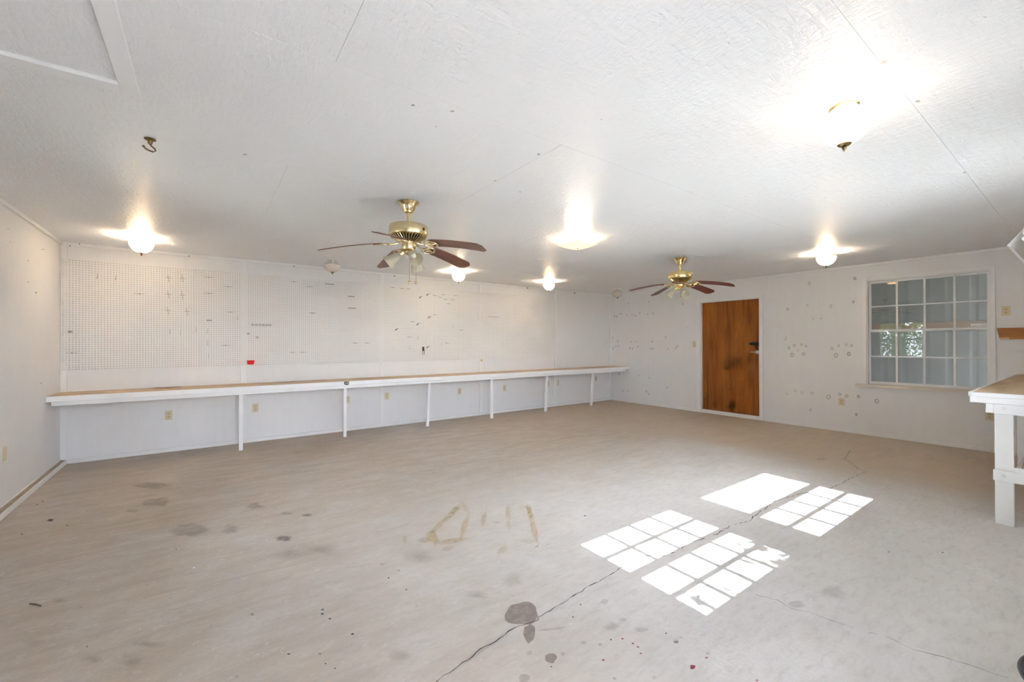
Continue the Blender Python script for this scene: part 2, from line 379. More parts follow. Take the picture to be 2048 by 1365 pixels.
# ------------------------------------------------------------------ room shell
T = 0.13
W1 = (0.763, 1.94, 0.725, 2.195)                    # window in the right wall: y0,y1,z0,z1 (daylight opening)
DOOR = (3.38, 4.445, 0.0, 2.085)
W2 = (1.88, 2.92, 1.205, 2.10); W3 = (3.30, 4.53, 1.205, 2.10)   # windows behind the camera: x0,x1,z0,z1
FILL_OPEN = (0.35, 1.00, 0.0, 2.03)                       # added opening behind the camera for fill light: x0,x1,z0,z1
W4 = (2.95, 3.95, 0.85, 1.95)                       # window in the left wall
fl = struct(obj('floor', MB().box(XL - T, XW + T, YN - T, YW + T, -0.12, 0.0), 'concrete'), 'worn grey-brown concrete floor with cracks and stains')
struct(wall_with_holes('wall_far', 'y', YW, T, XL - T, XW + T, 0, H, [], 'wall_paint'), 'white far wall behind the long workbench')
wl_ = wall_with_holes('wall_left', 'x', XL, -T, YN - T, YW + T, 0, H, [W4], 'wall_paint')
wr = wall_with_holes('wall_right', 'x', XW, T, YN - T, YW + T, 0, H, [W1, DOOR], 'wall_paint')
wnr = wall_with_holes('wall_near', 'y', YN, -T, XL - T, XW + T, 0, H, [W2, W3, FILL_OPEN], 'wall_paint')
wf = bpy.data.objects['wall_far']
ce = struct(obj('ceiling', MB().box(XL - 0.5, XW + 0.5, YN - 0.25, YW + 0.5, H + 0.010, H + 0.16), 'roof_board'), 'white painted panel ceiling')
# ceiling sheets, four by eight feet, laid in staggered rows with hairline joints
row_y = [YN, 0.51, 1.78, 3.0, 4.22, 5.44, YW]
panel_x = {0: [0.42, 2.86, 5.30], 1: [0.42, 2.86, 5.30], 2: [-0.82, 1.635, 4.07, 6.51], 3: [0.42, 2.86, 5.30], 4: [-0.82, 1.635, 4.07, 6.51], 5: [0.42, 2.86, 5.30]}
for r in range(6):
    xs = [XL] + panel_x[r] + [XW]
    for i in range(len(xs) - 1):
        dz = random.uniform(0, 0.0012)
        obj('ceiling_panel', MB().box(xs[i] + 0.0004, xs[i + 1] - 0.0004, row_y[r] + 0.0004, row_y[r + 1] - 0.0004, H + dz, H + 0.0105), 'ceiling_paint', ce, bevel=0.0012)

# sheets of the far wall, a hairline short of the battens and of the sill plate
bx_edges = [XL + 0.051, 0.375, 2.232, 4.07, 5.90, XW - 0.046]
for a_, b_ in zip(bx_edges[:-1], bx_edges[1:]):
    a2 = a_ if a_ == bx_edges[0] else a_ + 0.069
    obj('wall_panel', MB().box(a2, b_ - 0.006, YW - 0.0035, YW, 0.053, H - 0.036), 'wall_paint', wf, bevel=0.001)
# battens over the sheet joints of the far wall
for x in (0.375, 2.232, 4.07, 5.90):
    obj('batten', MB().box(x, x + 0.068, YW - 0.0125, YW, 0.03, H - 0.001), 'trim_paint', wf, bevel=0.0015)
obj('batten', MB().box(XL, XL + 0.05, YW - 0.0125, YW, 0.03, H - 0.001), 'trim_paint', wf, bevel=0.0015)
obj('batten', MB().box(XW - 0.045, XW, YW - 0.0125, YW, 0.03, H - 0.001), 'trim_paint', wf, bevel=0.0015)
# ceiling trims
def trim(name, mb, label): return struct(obj(name, mb, 'trim_paint', bevel=0.002), label)
trim('trim_1', MB().box(XL, XW, YW - 0.018, YW, H - 0.034, H), 'white strip along the top of the far wall')
trim('trim_2', MB().box(XL, XL + 0.018, YN, YW - 0.018, H - 0.036, H), 'white strip along the top of the left wall')
trim('trim_3', MB().box(XW - 0.018, XW, YN, YW - 0.018, H - 0.036, H), 'white strip along the top of the right wall')
# sill plates at the foot of the walls
b = trim('baseboard_far', MB().box(XL + 0.055, XW - 0.02, YW - 0.03, YW, 0, 0.045), 'white sill plate at the foot of the far wall')
b = trim('baseboard_left', MB().box(XL, XL + 0.055, YN, YW, 0, 0.045), 'white sill plate with dirty top along the left wall')
obj('dust_layer', MB().box(XL + 0.010, XL + 0.045, YN, YW - 0.03, 0.045, 0.0465), 'dirty_plate_top', b)
obj('edge_strip', MB().box(XL, XL + 0.010, YN, YW - 0.012, 0.045, 0.056), 'trim_paint', b)
br = struct(bpy.data.objects.new('baseboard_right', None), 'white sill plate at the foot of the right wall'); COL.objects.link(br)
obj('plate', MB().box(XW - 0.02, XW, DOOR[1] + 0.075, YW - 0.03, 0, 0.042), 'trim_paint', br, bevel=0.002)
obj('plate', MB().box(XW - 0.02, XW, YN, DOOR[0] - 0.06, 0, 0.042), 'trim_paint', br, bevel=0.002)

# ------------------------------------------------------------------ windows
def make_window(name, Mp, W, z0, z1, cols, upper_muntins, label, sill=True, casing=True, glass_d=0.055, mw=0.019):
    root = bpy.data.objects.new(name, None); COL.objects.link(root); struct(root, label)
    c0 = Mp(W / 2, 0, z0); root.location = c0
    def bx(*boxes):
        mb = MB()
        for (u0, u1, d0, d1, a, b) in boxes:
            p, q = Mp(u0, d0, a), Mp(u1, d1, b); mb.box(p[0], q[0], p[1], q[1], p[2], q[2])
        return mb
    P = lambda nm, mb, mat, par=root, bev=0.0015: obj(nm, mb, mat, par, bevel=bev, world=True)
    if casing:
        cw = 0.042
        P('casing', bx((-cw, 0, -0.014, 0, z0 - 0.0, z1 + cw)), 'trim_paint'); P('casing', bx((W, W + cw, -0.014, 0, z0, z1 + cw)), 'trim_paint')
        P('casing', bx((0, W, -0.014, 0, z1, z1 + cw)), 'trim_paint')
    if sill: P('window_sill', bx((-0.12, W + 0.12, -0.05, 0.001, z0 - 0.034, z0), (0.001, W - 0.001, 0, T - 0.01, z0 - 0.0, z0 + 0.006)), 'sill_paint', bev=0)
    jt = 0.012
    P('jamb', bx((0, jt, 0, T, z0, z1)), 'trim_paint'); P('jamb', bx((W - jt, W, 0, T, z0, z1)), 'trim_paint'); P('jamb', bx((jt, W - jt, 0, T, z1 - jt, z1)), 'trim_paint')
    zm = (z0 + z1) / 2 + 0.02; g = glass_d
    for nm, a, b, d, mun in (('upper_sash', zm - 0.02, z1 - jt, g + 0.022, upper_muntins), ('lower_sash', z0 + 0.006, zm + 0.02, g, True)):
        st = 0.022; rl = 0.036
        s = P(nm, bx((jt, jt + st, d, d + 0.02, a, b), (W - jt - st, W - jt, d, d + 0.02, a, b), (jt + st, W - jt - st, d, d + 0.02, a, a + rl), (jt + st, W - jt - st, d, d + 0.02, b - rl * 0.7, b)), 'trim_paint', bev=0)
        u0, u1, za, zb = jt + st, W - jt - st, a + rl, b - rl * 0.7
        nc = cols if mun else 1; nr = 2 if mun else 1
        for i in range(1, nc):
            uc = u0 + (u1 - u0) * i / nc; P('muntin', bx((uc - mw * 0.58, uc + mw * 0.58, d + 0.003, d + 0.017, za, zb)), 'trim_paint', s)
        for j in range(1, nr):
            zc = za + (zb - za) * j / nr; P('muntin', bx((u0, u1, d + 0.004, d + 0.016, zc - mw / 2, zc + mw / 2)), 'trim_paint', s)
        for i in range(nc):
            for j in range(nr):
                P('pane', bx((u0 + (u1 - u0) * i / nc, u0 + (u1 - u0) * (i + 1) / nc, d + 0.009, d + 0.012, za + (zb - za) * j / nr, za + (zb - za) * (j + 1) / nr)), 'window_glass', s, 0)
    return root
make_window('window_1', lambda u, d, z: (XW + d, W1[0] + u, z), W1[1] - W1[0], W1[2], W1[3], 4, True, 'white divided-light sash window in the right wall')
make_window('window_2', lambda u, d, z: (W2[0] + u, YN - d, z), W2[1] - W2[0], W2[2], W2[3], 4, True, 'sash window that throws the nearer sun patch', mw=0.030)
make_window('window_3', lambda u, d, z: (W3[0] + u, YN - d, z), W3[1] - W3[0], W3[2], W3[3], 4, False, 'sash window that throws the farther sun patch', mw=0.030)
make_window('window_4', lambda u, d, z: (XL - d, W4[0] + u, z), W4[1] - W4[0], W4[2], W4[3], 2, True, 'sash window in the left wall, seen mirrored in the right window')

# ------------------------------------------------------------------ door
dr = bpy.data.objects.new('door_1', None); COL.objects.link(dr); dr.location = (XW, 3.91, 0); struct(dr, 'flush brown wooden door in a white frame')
D0, D1, DZ = DOOR[0], DOOR[1], DOOR[3]
obj('slab', MB().box(XW + 0.045, XW + 0.085, D0 + 0.014, D1 - 0.018, 0.062, DZ - 0.012), 'door_wood', dr, bevel=0.002, world=True)
for a in ((D0 - 0.055, D0, 0.0, DZ + 0.05), (D1, D1 + 0.072, 0.0, DZ + 0.05)):
    obj('casing', MB().box(XW - 0.014, XW, a[0], a[1], a[2], a[3]), 'trim_paint', dr, bevel=0.002, world=True)
obj('casing', MB().box(XW - 0.014, XW, D0, D1, DZ, DZ + 0.05), 'trim_paint', dr, bevel=0.002, world=True)
obj('jamb', MB().box(XW, XW + T, D0, D0 + 0.012, 0, DZ), 'trim_paint', dr, world=True); obj('jamb', MB().box(XW, XW + T, D1 - 0.016, D1, 0, DZ), 'trim_paint', dr, world=True)
obj('jamb', MB().box(XW, XW + T, D0 + 0.012, D1 - 0.016, DZ - 0.010, DZ), 'trim_paint', dr, world=True)
obj('threshold', MB().box(XW - 0.012, XW + T, D0, D1, 0, 0.032).box(XW + 0.01, XW + 0.044, D0 + 0.012, D1 - 0.016, 0.032, 0.058), 'trim_paint', dr, bevel=0.003, world=True)
# lock: black barrel bolt with a spear tip
def door_pt(px, py): return on_plane((px, py), 0, XW + 0.045)
bl = MB(); y0 = D0 + 0.016; zb = 1.300
bl.box(XW + 0.022, XW + 0.045, y0, y0 + 0.135, zb - 0.028, zb + 0.028)
bl.add([(XW + 0.034, y0 + 0.13, zb - 0.03), (XW + 0.034, y0 + 0.13, zb + 0.03), (XW + 0.034, y0 + 0.16, zb + 0.012), (XW + 0.034, y0 + 0.195, zb), (XW + 0.034, y0 + 0.16, zb - 0.012),
        (XW + 0.045, y0 + 0.13, zb - 0.03), (XW + 0.045, y0 + 0.13, zb + 0.03), (XW + 0.045, y0 + 0.16, zb + 0.012), (XW + 0.045, y0 + 0.195, zb), (XW + 0.045, y0 + 0.16, zb - 0.012)],
       [(0, 1, 2, 3, 4), (9, 8, 7, 6, 5), (0, 5, 6, 1), (1, 6, 7, 2), (2, 7, 8, 3), (3, 8, 9, 4), (4, 9, 5, 0)])
o = obj('slide_bolt', bl, 'black_iron', dr, world=True); o['label'] = 'black iron slide bolt'
obj('bolt_rod', MB().tube([(XW + 0.015, y0 - 0.01, zb), (XW + 0.015, y0 + 0.12, zb)], 0.009, 8), 'black_iron', o, smooth=True, world=True)
obj('bolt_knob', MB().tube([(XW + 0.012, y0 + 0.055, zb), (XW + 0.010, y0 + 0.055, zb - 0.09)], 0.009, 8), 'black_iron', o, smooth=True, world=True)
zk = 1.155
hd = obj('door_handle', MB().lathe([(0.001, 0), (0.034, 0), (0.034, 0.006), (0.022, 0.014), (0.013, 0.016), (0.013, 0.045), (0.001, 0.045)], 20, Matrix.Translation((XW + 0.045, y0 + 0.045, zk)) @ Matrix.Rotation(-math.pi / 2, 4, 'Y'), False), 'steel', dr, smooth=True, world=True)
hd['label'] = 'silver lever handle'
obj('lever', MB().tube([(XW + 0.006, y0 + 0.04, zk), (XW + 0.002, y0 + 0.08, zk + 0.002), (XW + 0.004, y0 + 0.135, zk + 0.004)], [0.011, 0.009, 0.008], 10), 'steel', hd, smooth=True, world=True)
obj('strike_plate', MB().box(XW + 0.043, XW + 0.046, D0 + 0.012, D0 + 0.022, zk - 0.05, zk + 0.06), 'steel', dr, world=True)

# ------------------------------------------------------------------ decals: stains, paint marks, cracks
_dz = [0]
def attr_mesh(name, v, f, a, mat):
    me = bpy.data.meshes.new(name); me.from_pydata(v, [], f)
    at = me.attributes.new('a', 'FLOAT', 'POINT'); at.data.foreach_set('value', a); me.materials.append(M(mat)); return me
def blob(name, cx, cy, rx, ry, mat, mapper, parent, soft=0.3, wob=0.18, rot=0.0, n=40, alpha=1.0):
    """irregular patch: outline in photo pixels, laid on the surface given by mapper"""
    ph = rng.uniform(0, 6.28, 7); am = rng.uniform(0.3, 1.0, 7) * wob * np.array([1, .9, .8, .6, .45, .35, .3]); ang = [2 * math.pi * i / n for i in range(n)]
    rad = [1 + sum(am[k] * math.sin((k + 2) * t + ph[k]) for k in range(7)) / 2 for t in ang]
    _dz[0] += 1; vs, aa = [], []
    for s, al in ((0.0, alpha), (1.0 - soft, alpha), (1.0, 0.0)):
        for t, r in zip(ang, rad):
            x, y = rx * r * s * math.cos(t), ry * r * s * math.sin(t)
            vs.append(mapper((cx + x * math.cos(rot) - y * math.sin(rot), cy + x * math.sin(rot) + y * math.cos(rot)))); aa.append(al)
            if s == 0.0: break
    fs = [(0, 1 + i, 1 + (i + 1) % n) for i in range(n)] + [(1 + i, 1 + n + i, 1 + n + (i + 1) % n, 1 + (i + 1) % n) for i in range(n)]
    return link(name, attr_mesh(name, vs, fs, aa, mat), None, parent)
def floor_map(p):
    q = on_plane(p, 2, 0.0); return (q[0], q[1], 0.0004 + 0.00003 * _dz[0])
def far_map(p):
    q = on_plane(p, 1, YW); return (q[0], q[1] - 0.0006, q[2])
def right_map(p):
    q = on_plane(p, 0, XW); return (q[0] - 0.0006, q[1], q[2])
def doorf_map(p):
    q = on_plane(p, 0, XW + 0.045); return (q[0] - 0.0006, q[1], q[2])
def Z(ox, oy, s): return lambda x, y: (ox + x / s, oy + y / s)
za = Z(700, 950, 2.926); zb6 = Z(0, 950, 2.926); zc = Z(1300, 850, 2.651)
def st(z, x, y, rx, ry, mat='oil_stain', soft=0.25, wob=0.2, rot=0.0, s=2.926, al=1.0, name='stain'):
    c = z(x, y); return blob(name, c[0], c[1], rx / s, ry / s, mat, floor_map, fl, soft, wob, rot, alpha=al)
for a in ((1005, 815, 105, 66, 'oil_stain', 0.06, 0.16), (1050, 930, 36, 56, 'oil_stain', 0.1, 0.2), (1175, 1075, 38, 30, 'oil_stain', 0.15), (1050, 1045, 18, 16, 'faint_stain'), (1245, 1050, 16, 13, 'faint_stain'), (1020, 1192, 40, 25, 'faint_stain'),
          (1365, 985, 17, 12, 'faint_stain'), (1465, 996, 13, 11, 'faint_stain'), (1907, 981, 15, 9, 'oil_stain'), (1705, 908, 42, 17, 'faint_stain'), (1490, 745, 24, 18, 'faint_stain'), (1530, 890, 60, 30, 'faint_stain', 0.6), (1600, 850, 30, 14, 'faint_stain', 0.5),
          (1655, 990, 8, 5, 'red_paint'), (1685, 1010, 8, 5, 'red_paint'), (1482, 1087, 9, 6, 'red_paint'), (2005, 1130, 15, 12, 'red_paint'), (1702, 1048, 9, 4, 'red_paint'), (1595, 962, 8, 5, 'red_paint'),
          (1548, 1195, 14, 10, 'faint_stain'), (1780, 1190, 16, 12, 'faint_stain'), (950, 620, 70, 45, 'faint_stain', 0.8), (745, 705, 80, 28, 'faint_stain', 0.8), (400, 480, 110, 45, 'faint_stain', 0.8), (290, 1060, 90, 40, 'faint_stain', 0.9),
          (860, 280, 22, 10, 'faint_stain', 0.6), (190, 525, 22, 10, 'faint_stain', 0.6), (15, 935, 10, 6, 'dark_speck'), (225, 605, 7, 4, 'dark_speck'), (330, 675, 6, 4, 'dark_speck'), (285, 562, 6, 3, 'dark_speck'), (1375, 242, 9, 3, 'dark_speck'), (1350, 763, 5, 4, 'dark_speck'), (1305, 835, 6, 4, 'dark_speck'), (1527, 968, 6, 5, 'dark_speck'), (1178, 1127, 6, 4, 'dark_speck')):
    st(za, *a)
st(za, 1185, 905, 110, 8, 'faint_stain', 0.5, 0.1, -0.12)
for a in ((890, 65, 110, 22, 'faint_stain', 0.3), (915, 162, 82, 26, 'faint_stain', 0.2, 0.35), (775, 213, 40, 12, 'faint_stain', 0.4), (1110, 325, 120, 44, 'faint_stain', 0.3), (1345, 322, 66, 30, 'faint_stain', 0.5, 0.4), (1660, 375, 58, 18, 'oil_stain', 0.4, 0.25), (1490, 185, 52, 22, 'faint_stain', 0.5, 0.4),
          (1675, 228, 40, 11, 'faint_stain', 0.4), (1800, 238, 36, 8, 'oil_stain', 0.5), (1880, 440, 120, 40, 'faint_stain', 0.8), (1700, 470, 120, 40, 'faint_stain', 0.9), (870, 995, 110, 26, 'faint_stain', 0.8), (770, 1090, 90, 50, 'faint_stain', 0.9),
          (295, 268, 20, 8, 'dark_speck', 0.3, 0.35), (128, 350, 7, 4, 'dark_speck'), (250, 158, 7, 3, 'dark_speck'), (217, 176, 6, 3, 'dark_speck'), (393, 299, 7, 3, 'dark_speck'), (1888, 793, 9, 5, 'dark_speck'), (1886, 818, 10, 6, 'dark_speck'), (1930, 846, 9, 5, 'dark_speck'), (1476, 821, 13, 7, 'oil_stain'), (1690, 1053, 10, 5, 'dark_speck'),
          (1872, 1053, 10, 7, 'oil_stain'), (1905, 1110, 6, 4, 'dark_speck'), (1960, 1137, 7, 4, 'dark_speck'), (1385, 1186, 13, 9, 'faint_stain'), (1235, 886, 8, 6, 'faint_stain'), (510, 1010, 5, 4, 'dark_speck'), (1032, 440, 4, 3, 'dark_speck'), (860, 648, 14, 4, 'faint_stain'), (350, 740, 55, 18, 'faint_stain', 0.8), (200, 985, 80, 30, 'faint_stain', 0.9), (555, 1085, 60, 30, 'faint_stain', 0.9)):
    st(zb6, *a)
for a in ((970, 890, 75, 38, 'faint_stain', 0.7), (775, 955, 50, 22, 'faint_stain', 0.4), (140, 1155, 13, 8, 'oil_stain'), (307, 1217, 11, 6, 'oil_stain'), (228, 1287, 15, 11, 'red_paint'), (300, 1240, 9, 5, 'red_paint'), (905, 183, 40, 9, 'faint_stain', 0.6), (85, 1110, 6, 4, 'dark_speck'), (165, 1132, 8, 4, 'oil_stain'),
          (1265, 678, 6, 2, 'dark_speck'), (1552, 680, 6, 3, 'dark_speck'), (568, 1360, 8, 5, 'red_paint')):
    st(zc, *a, s=2.651)
for z_, pts in ((za, ((1290, 878, 9), (1480, 785, 6), (1463, 788, 5), (765, 1088, 6), (1665, 1150, 7), (460, 922, 5), (670, 588, 6), (1165, 580, 5), (998, 555, 5), (830, 370, 6))), (zb6, ((820, 910, 6), (1508, 1057, 8), (1450, 1080, 7), (1650, 1045, 6), (1135, 548, 10)))):
    for x, y, r in pts: st(z_, x, y, r, r * 0.7, 'white_speck', name='paint_speck')
# worn yellow paint strokes
def stroke(z, p, q, w, s=2.926, mat='yellow_paint', al=1.0):
    a, b = np.array(z(*p)), np.array(z(*q)); c = (a + b) / 2; d = b - a; L = np.hypot(*d) / 2 + w / s / 2
    blob('paint_mark', c[0], c[1], L, w / s / 2 * 1.25, mat, floor_map, fl, 0.5, 0.2, math.atan2(d[1], d[0]), alpha=al)
for p, q, w_, al in (((640, 180), (560, 270), 38, .8), ((560, 260), (480, 340), 34, .7), ((470, 350), (500, 395), 60, .9), ((400, 385), (470, 385), 30, .7), ((510, 405), (690, 375), 34, .8), ((690, 240), (650, 370), 34, .8), ((790, 225), (775, 300), 30, .7), ((650, 160), (700, 230), 26, .5), ((320, 365), (325, 400), 26, .7),
                     ((925, 190), (925, 260), 28, .7), ((925, 270), (935, 330), 24, .4), ((1040, 180), (1065, 270), 34, .9), ((1065, 280), (1095, 390), 36, .8), ((980, 190), (1050, 195), 24, .35), ((910, 430), (870, 460), 40, .5), ((1000, 390), (1090, 395), 26, .4), ((540, 440), (600, 430), 30, .4)):
    stroke(za, p, q, w_, al=al)
# cracks: thin ribbons with uneven width
def crack(pts, width, mat, name='crack', gaps=0.0):
    P = [np.array(on_plane(p, 2, 0.0)[:2]) for p in pts]; dense = [P[0]]
    for a, b in zip(P[:-1], P[1:]):
        n = max(2, int(np.hypot(*(b - a)) / 0.025)); t = (b - a) / np.hypot(*(b - a)); nn = np.array([-t[1], t[0]])
        for i in range(1, n + 1): dense.append(a + (b - a) * i / n + nn * (rng.normal(0, 0.0045) if i < n else 0))
    vs, fs, aa = [], [], []
    for i, p in enumerate(dense):
        a = dense[max(0, i - 1)]; b = dense[min(len(dense) - 1, i + 1)]; t = (b - a) / (np.hypot(*(b - a)) + 1e-9); nn = np.array([-t[1], t[0]])
        w_ = width * rng.uniform(0.35, 1.5)
        for s in (-1, 1): vs.append((p[0] + nn[0] * w_ / 2 * s, p[1] + nn[1] * w_ / 2 * s, 0.0048)); aa.append(1.0)
    skip = 0
    for i in range(len(dense) - 1):
        if gaps and skip == 0 and rng.random() < gaps: skip = int(rng.integers(1, 4))
        if skip: skip -= 1; continue
        fs.append((2 * i, 2 * i + 1, 2 * i + 3, 2 * i + 2))
    o = link(name, attr_mesh(name, vs, fs, aa, mat), None, fl); return o
simple('crack_dark', (0.045, 0.04, 0.038), 0.9, var=0.1)
pa = [za(*p) for p in ((500, 1225), (550, 1180), (600, 1155), (660, 1105), (740, 1045), (790, 1012), (850, 985), (905, 945), (960, 905), (1020, 885), (1100, 857), (1125, 830), (1240, 760), (1310, 712), (1390, 660), (1490, 610), (1545, 578))]
crack(pa, 0.0042, 'crack_dark')
pb = [za(1545, 578), za(1615, 530), za(1710, 480)] + [zc(*p) for p in ((60, 700), (145, 675), (200, 635), (290, 605), (365, 580), (420, 540), (535, 510), (545, 490), (600, 455), (660, 410), (795, 370))]
crack(pb, 0.005, 'crack_dark', gaps=0.22)
pc = [zc(*p) for p in ((795, 370), (960, 340), (1000, 320), (1090, 275), (1143, 253), (1100, 235), (1060, 200), (1030, 185), (1060, 140))]
crack(pc, 0.0045, 'crack_dark', gaps=0.12)
pd = [zc(*p) for p in ((560, 905), (650, 930), (700, 950), (760, 985), (850, 1000), (950, 1040), (1080, 1085), (1200, 1115), (1300, 1150), (1400, 1200), (1500, 1225), (1620, 1260), (1750, 1300), (1900, 1350))]
crack(pd, 0.0022, 'crack_dark', gaps=0.05)
crack([za(860, 640), za(900, 665), za(980, 735)], 0.002, 'crack_dark', gaps=0.3); crack([za(1085, 428), za(1150, 415), za(1240, 385)], 0.004, 'crack_dark', gaps=0.5)

# rust and glue rings on the right wall
def ring(name, cx, cy, r, mat, mapper, parent, arc=1.0, th=0.55):
    n = 20; m_ = int(n * arc); ph = rng.uniform(0, 6.28); vs, aa, fs = [], [], []
    for i in range(m_ + 1):
        t = ph + 2 * math.pi * i / n; w_ = 1 + 0.05 * math.sin(2 * t + ph)
        for k, al in ((1 - th * 1.2, 0.0), (1 - th * 0.5, 1.0), (1.0, 0.85), (1.12, 0.0)):
            vs.append(mapper((cx + r * k * w_ * 0.9 * math.cos(t), cy + r * k * w_ * math.sin(t)))); aa.append(al)
    for i in range(m_):
        for k in range(3): fs.append((4 * i + k, 4 * i + k + 1, 4 * i + 5 + k, 4 * i + 4 + k))
    return link(name, attr_mesh(name, vs, fs, aa, mat), None, parent)
z3 = Z(1180, 480, 3.657)
for x, y, r in ((1605, 320, 12), (1937, 283, 12), (1926, 455, 9), (1762, 485, 12), (1445, 508, 10), (1590, 478, 8), (1455, 790, 11), (1495, 773, 11), (1547, 768, 9), (1580, 778, 9), (1478, 842, 16), (1562, 836, 13), (1523, 810, 6), (1770, 795, 12), (1817, 773, 11),
                (1875, 768, 10), (1913, 775, 11), (1800, 845, 17), (1893, 836, 14), (1440, 1127, 8), (1502, 1105, 11), (1549, 1118, 12), (1625, 1122, 11), (1745, 1150, 17), (1827, 1130, 12), (1877, 1143, 13), (1963, 1146, 12), (1612, 1245, 10), (1948, 1277, 8), (553, 712, 9)):
    c = z3(x, y); ring('rust_ring', c[0], c[1], r / 3.657, 'rust_ring', right_map, wr)
c = z3(1427, 718); ring('glue_ring', c[0], c[1], 13 / 3.657, 'door_grime', right_map, wr, 0.62, 0.25)
z5 = Z(1680, 700, 5.565); z4 = Z(1680, 480, 5.565)
for z_, x, y, r in ((z5, 205, 522, 17), (z5, 410, 573, 27), (z5, 183, 722, 15), (z4, 165, 428, 17), (z4, 148, 690, 12), (z4, 100, 1270, 22)):
    c = z_(x, y); ring('rust_ring', c[0], c[1], r / 5.565, 'rust_ring', right_map, wr)
for x, y in ((180, 560), (195, 563), (225, 540), (272, 553), (308, 548), (330, 555), (365, 535), (422, 543), (462, 538), (165, 715), (203, 742), (300, 745), (341, 745), (455, 745), (170, 793), (190, 780), (210, 775), (293, 793), (312, 795), (350, 783), (442, 797), (460, 797), (570, 797), (630, 790), (640, 775),
             (280, 467), (430, 455), (705, 640), (355, 993), (435, 1010), (215, 980), (275, 1108), (240, 1105), (412, 1110), (430, 1128), (565, 1080), (1690, 575), (1632, 577)):
    c = z3(x, y); blob('smudge', c[0], c[1], random.uniform(1.2, 2.2), random.uniform(1.8, 3.2), 'grey_smudge' if y > 900 else 'rust_drip', right_map, wr, 0.4, 0.3, n=10)
# nail heads and scuffs on the other surfaces
def left_map(p):
    q = on_plane(p, 0, XL); return (q[0] + 0.0006, q[1], q[2])
def ceil_map(p):
    q = on_plane(p, 2, H); return (q[0], q[1], q[2] - 0.0004)
def trim_map(p):
    q = on_plane(p, 1, YW - 0.018); return (q[0], q[1] - 0.0006, q[2])
for x, y, rx, ry, m_ in ((72, 585.5, 1.7, 1.7, 'dark_speck'), (56, 521.5, 3, 1, 'grey_smudge'), (56, 564.5, 3, 1, 'grey_smudge'), (17, 458, 4, 0.9, 'grey_smudge'), (86, 499, 5, 0.9, 'grey_smudge'), (20, 484.5, 1.2, 1.2, 'grey_smudge'), (82, 767, 1.4, 3, 'grey_smudge')):
    blob('scuff', x, y, rx, ry, m_, left_map, wl_, 0.4, 0.2, n=12)
for x, y, rx, ry, m_ in ((826, 210.5, 6, 2, 'nail_rust'), (904, 222.5, 6, 2.2, 'nail_rust'), (1077, 308.5, 4, 2.4, 'nail_rust'), (1768, 123.5, 9, 4.5, 'nail_rust'), (1836, 202.5, 7, 3, 'nail_rust'), (1929, 345, 4, 2.4, 'grey_smudge'), (1970, 34, 4, 2, 'grey_smudge'), (1458, 86, 2.5, 1.6, 'grey_smudge'), (872, 253, 3, 1.5, 'grey_smudge'), (1203, 239, 2, 1.5, 'grey_smudge'), (990, 361.5, 3, 1.4, 'nail_rust'), (228, 137, 4, 4, 'nail_rust'), (1040, 384, 2, 1.4, 'grey_smudge'), (490, 309, 6, 2, 'nail_rust')):
    blob('nail_mark', x, y, rx, ry, m_, ceil_map, ce, 0.5, 0.3, n=14)
t1 = bpy.data.objects['trim_1']
for x, y in ((159, 488.5), (378, 512.5), (588, 533), (789, 552.5), (1055, 576.5), (1149, 586.5), (140, 492)):
    blob('nail_mark', x, y, 1.5, 1.3, 'dark_speck', trim_map, t1, 0.3, 0.2, n=10)
# door wear
for x, y, rx, ry, al in ((1075, 900, 110, 70, .6), (1170, 870, 50, 60, .5), (1040, 1215, 45, 45, 1), (915, 1205, 25, 40, .8), (1000, 940, 40, 20, .5), (1030, 1095, 30, 12, .5), (850, 1180, 40, 70, .4), (1180, 1000, 40, 120, .35), (1195, 600, 30, 150, .25), (1000, 1270, 200, 20, .5)):
    c = z3(x, y); blob('grime_patch', c[0], c[1], rx / 3.657, ry / 3.657, 'door_grime', doorf_map, dr, 0.85, 0.2, alpha=al)
for o in dr.children:
    if o.name.startswith('grime_patch'): o.location = (-XW, -3.91, 0)

# ------------------------------------------------------------------ long workbench along the far wall
BZ = 0.790; BF = 6.118
wb = thing('long_workbench', 'long white wall bench with a tan plywood top under the pegboard', 'workbench', (3.17, 6.39, 0))
seams = [XL + 0.002, 1.15, 3.59, 6.03, XW - 0.002]
for a, b_ in zip(seams[:-1], seams[1:]):
    obj('top_board', MB().box(a + 0.0008, b_ - 0.0008, BF + 0.019, YW - 0.014, BZ - 0.020, BZ), 'bench_wood', wb, bevel=0.001, world=True)
fs_ = [XL + 0.002, 2.1, 5.0, XW - 0.012]
for a, b_ in zip(fs_[:-1], fs_[1:]):
    obj('fascia', MB().box(a, b_, BF, BF + 0.019, BZ - 0.054, BZ + 0.001), 'bench_paint', wb, bevel=0.002, world=True)
obj('front_rail', MB().box(XL + 0.03, XW - 0.06, BF + 0.045, BF + 0.083, BZ - 0.100, BZ - 0.020), 'bench_paint', wb, bevel=0.002, world=True)
obj('wall_cleat', MB().box(XL + 0.01, XW - 0.01, YW - 0.05, YW - 0.013, BZ - 0.10, BZ - 0.020), 'bench_paint', wb, bevel=0.002, world=True)
